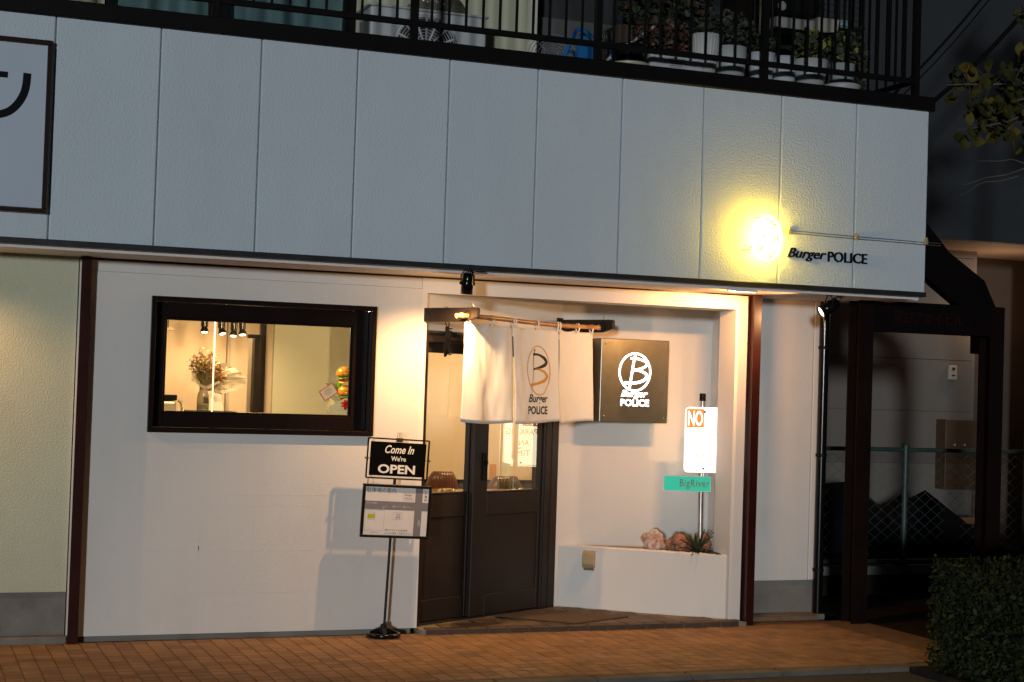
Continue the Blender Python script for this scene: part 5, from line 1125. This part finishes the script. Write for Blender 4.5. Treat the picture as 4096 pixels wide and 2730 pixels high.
bx = thing('meter_cabinet', 'tall brown metal cabinet on the beige wall', 'cabinet', (9.95, 4.9, .7))
MB().box(9.745, 10.145, 4.82, 4.999, .68, 1.43).build('cabinet_body', mat('brown_cabinet', (.085, .045, .022), .55, var=.2), bx, bevel=.006)
for xx in (9.86, 9.99): MB().lathe([(.012, 0), (.010, .008)], 10, (xx, 4.82, 1.16), (0, -1, 0)).build('latch', mat('pale_plastic', (.42, .36, .30), .5), bx)
al = thing('alley_lamp', 'wall lamp in the alley hidden behind the right gate post', 'lamp', (10.5, 5.3, 2.75))
MB().box(10.44, 10.56, 5.45, 5.598, 2.66, 2.84).build('body', M_blk, al); MB().lathe([(.0, -.05), (.05, -.03), (.06, .03), (.03, .05)], 14, (10.5, 5.40, 2.75)).build('globe', M_bulb, al)
lamp('alley_light', 'POINT', al, (10.42, 4.75, 2.70), 13, (1, .60, .32), .06)
for k, (p, q, r, lb) in enumerate((((5.95, 1.0, 3.62), (8.1, 1.4, 5.75), .011, 'thick overhead cable running up from the fascia corner'), ((6.05, 1.05, 3.62), (8.16, 1.45, 5.70), .006, 'thin overhead cable just below the thick upper one'), ((6.45, 1.0, 3.75), (8.5, 1.4, 5.6), .020, 'heavy lower overhead cable behind the branches'))):
    p, q = Vector(p), Vector(q); simple('overhead_cable', lb, 'cable', MB().tube([p+(q-p)*t_/12-ez*.12*sin(pi*t_/12) for t_ in range(13)], r, 8), M_blk, 'overhead cables')

# ================================================================== HEDGE AND TREE (foreground right)
random.seed(21)
hd = thing('clipped_hedge', 'clipped dark green hedge at the kerb in the right foreground', 'hedge', (5.8, -1.75, 0))
M_h1 = mat('hedge_leaf', (.026, .036, .010), .7, spec=.15, var=.5, vscale=25); M_h2 = mat('hedge_leaf_light', (.045, .055, .015), .65, spec=.15, var=.4, vscale=25); M_h3 = mat('hedge_leaf_deep', (.012, .018, .007), .8, spec=.1)
b = MB(); hx0, hx1, hy0, hy1, hz = 5.10, 7.4, -2.25, -1.38, .655
for k in range(15000):
    f_ = random.random()
    x_ = random.uniform(hx0, hx1); y_ = random.uniform(hy0, hy1); z_ = random.uniform(.02, hz); q = random.random(); dp_ = abs(random.gauss(0, .03))
    if q < .42: y_ = hy0+dp_-.015
    elif q < .66: z_ = hz-dp_+.015
    elif q < .86: x_ = hx0+dp_-.015
    n3 = noise.noise(Vector((x_*5, y_*5, z_*5)))
    p = Vector((x_, y_, z_))+Vector((.03*n3, .03*n3, .03*n3))
    if p.x < hx0+.04: p.x += .10*max(0, (z_-.45))**1.0
    e = Vector((random.gauss(0, 1), random.gauss(0, 1), random.gauss(.5, .9))).normalized(); s_ = random.choice((random.uniform(.018, .034), random.uniform(.03, .052))); g_ = e.orthogonal().normalized(); g_ = (Matrix.Rotation(random.uniform(0, 6.28), 3, e) @ g_)*s_*.27; e = e*s_
    b.add([p, p+e*.5+g_, p+e, p+e*.5-g_], [(0, 1, 2, 3)], random.choices((0, 1, 2), (5, 2 if q < .66 else 1, 3))[0])
b.build('foliage', [M_h1, M_h2, M_h3], hd)
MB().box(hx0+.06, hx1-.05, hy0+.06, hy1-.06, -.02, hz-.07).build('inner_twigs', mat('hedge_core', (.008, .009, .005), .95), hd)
s = MB()
for k in range(60):
    p = Vector((random.uniform(hx0+.15, hx1-.15), random.uniform(hy0+.15, hy1-.15), .0)); s.tube([p, p+Vector((random.uniform(-.03, .03), random.uniform(-.03, .03), .5))], [.008, .003], 5)
s.build('stem', M_rb, hd)
MB().box(hx0-.05, hx1+.2, hy0-.12, hy1+.10, -.06, .012).build('planting_bed', M_soil, hd)
tr = thing('street_tree', 'street tree reaching broad yellow-green leaves in from the upper right edge', 'tree', (6.98, -.82, 0))
M_bark = mat('grey_bark', (.10, .09, .075), .9, var=.4, vscale=14, bump=.6, bscale=40)
MB().tube([(6.98, -.82, -.02), (6.96, -.81, .9), (6.99, -.83, 1.9), (6.93, -.79, 2.8), (6.98, -.82, 3.9), (7.03, -.78, 5.4)], [.085, .07, .062, .055, .045, .03], 12).build('trunk', M_bark, tr)
br_ = MB(); lf = MB()
M_l1 = mat('tree_leaf', (.048, .045, .010), .65, spec=.2, var=.4, vscale=18); M_l2 = mat('tree_leaf_yellow', (.095, .07, .010), .65, spec=.2, var=.3, vscale=18); M_l3 = mat('tree_leaf_dark', (.024, .026, .008), .7, spec=.15)
def leaf6(p, e, s_, mi):
    e = e.normalized(); f_ = e.cross(Vector((random.gauss(0, .5), -1, random.gauss(.3, .5)))).normalized(); n_ = e.cross(f_); vs = []
    m_ = 5
    for i in range(m_+1):
        t = i/m_; w_ = .34*sin(pi*min(1, t**1.15*.96+.02))**.75; c_ = p+e*s_*t+n_*s_*(.12*sin(pi*t)-.10*t*t)
        vs += [c_+f_*s_*w_-n_*s_*.05*w_*3, c_, c_-f_*s_*w_-n_*s_*.05*w_*3]
    lf.add(vs, [(3*i+j, 3*i+j+1, 3*i+4+j, 3*i+3+j) for i in range(m_) for j in range(2)], mi, True)
def branch(a_, b_, r0, nl, spread=.21, drop=.03, ylw=1.0):
    a_, b_ = Vector(a_), Vector(b_); m_ = (a_+b_)/2+Vector((0, random.uniform(-.06, .06), random.uniform(-.05, .07)))
    P_ = [a_.lerp(m_, t*2) if t < .5 else m_.lerp(b_, t*2-1) for t in [i/8 for i in range(9)]]
    P_ = [p+Vector((noise.noise(p*6), noise.noise(p*6+Vector((3, 0, 0))), noise.noise(p*6+Vector((0, 4, 0)))))*.02 for p in P_]
    br_.tube(P_, [r0*(1-.75*i/8) for i in range(9)], 6)
    for k in range(nl):
        t = random.uniform(.35, 1)**.8; p = P_[min(8, int(t*8))]+Vector((random.gauss(0, spread*.4), random.gauss(0, spread*.4), random.gauss(0, spread*.35)))
        q = P_[min(8, int(t*8))]; br_.tube([q, (q+p)/2+Vector((0, 0, .01)), p], [.0025, .002, .0015], 4, caps=False)
        for z_ in range(random.randint(2, 4)):
            e = Vector((random.gauss(-.35, .6), random.gauss(-.2, .5), random.gauss(-.35, .55))); leaf6(p, e, random.uniform(.068, .108), random.choices((0, 1, 2), (5, 1.6*ylw, 3))[0])
branch((6.971, -0.819, 3.779), (5.66, -0.673, 3.723), .016, 26)
branch((6.534, -0.796, 3.723), (5.75, -0.651, 3.44), .010, 24)
branch((6.366, -0.785, 3.723), (5.940, -0.707, 3.566), .010, 20)
branch((6.948, -0.819, 4.003), (6.097, -0.673, 3.857), .012, 18, ylw=.5)
branch((6.971, -0.819, 4.563), (6.187, -0.651, 4.261), .014, 22, ylw=2.0)
branch((6.982, -0.819, 3.387), (6.254, -0.707, 3.275), .012, 9)
branch((6.959, -0.819, 3.331), (5.828, -0.651, 3.085), .011, 0); branch((6.310, -0.763, 3.219), (5.918, -0.673, 3.230), .006, 0); branch((6.198, -0.740, 3.163), (5.783, -0.673, 3.006), .005, 0)
for k in range(9):
    a0 = random.uniform(0, 2*pi); zz = random.uniform(4.2, 5.3); branch((6.98, -.82, zz), (6.98+cos(a0)*random.uniform(.4, .9)+.45, -.82+sin(a0)*.8, zz+random.uniform(.1, .5)), .016, 22)
br_.build('branch', M_bark, tr); lf.build('crown', [M_l1, M_l2, M_l3], tr)
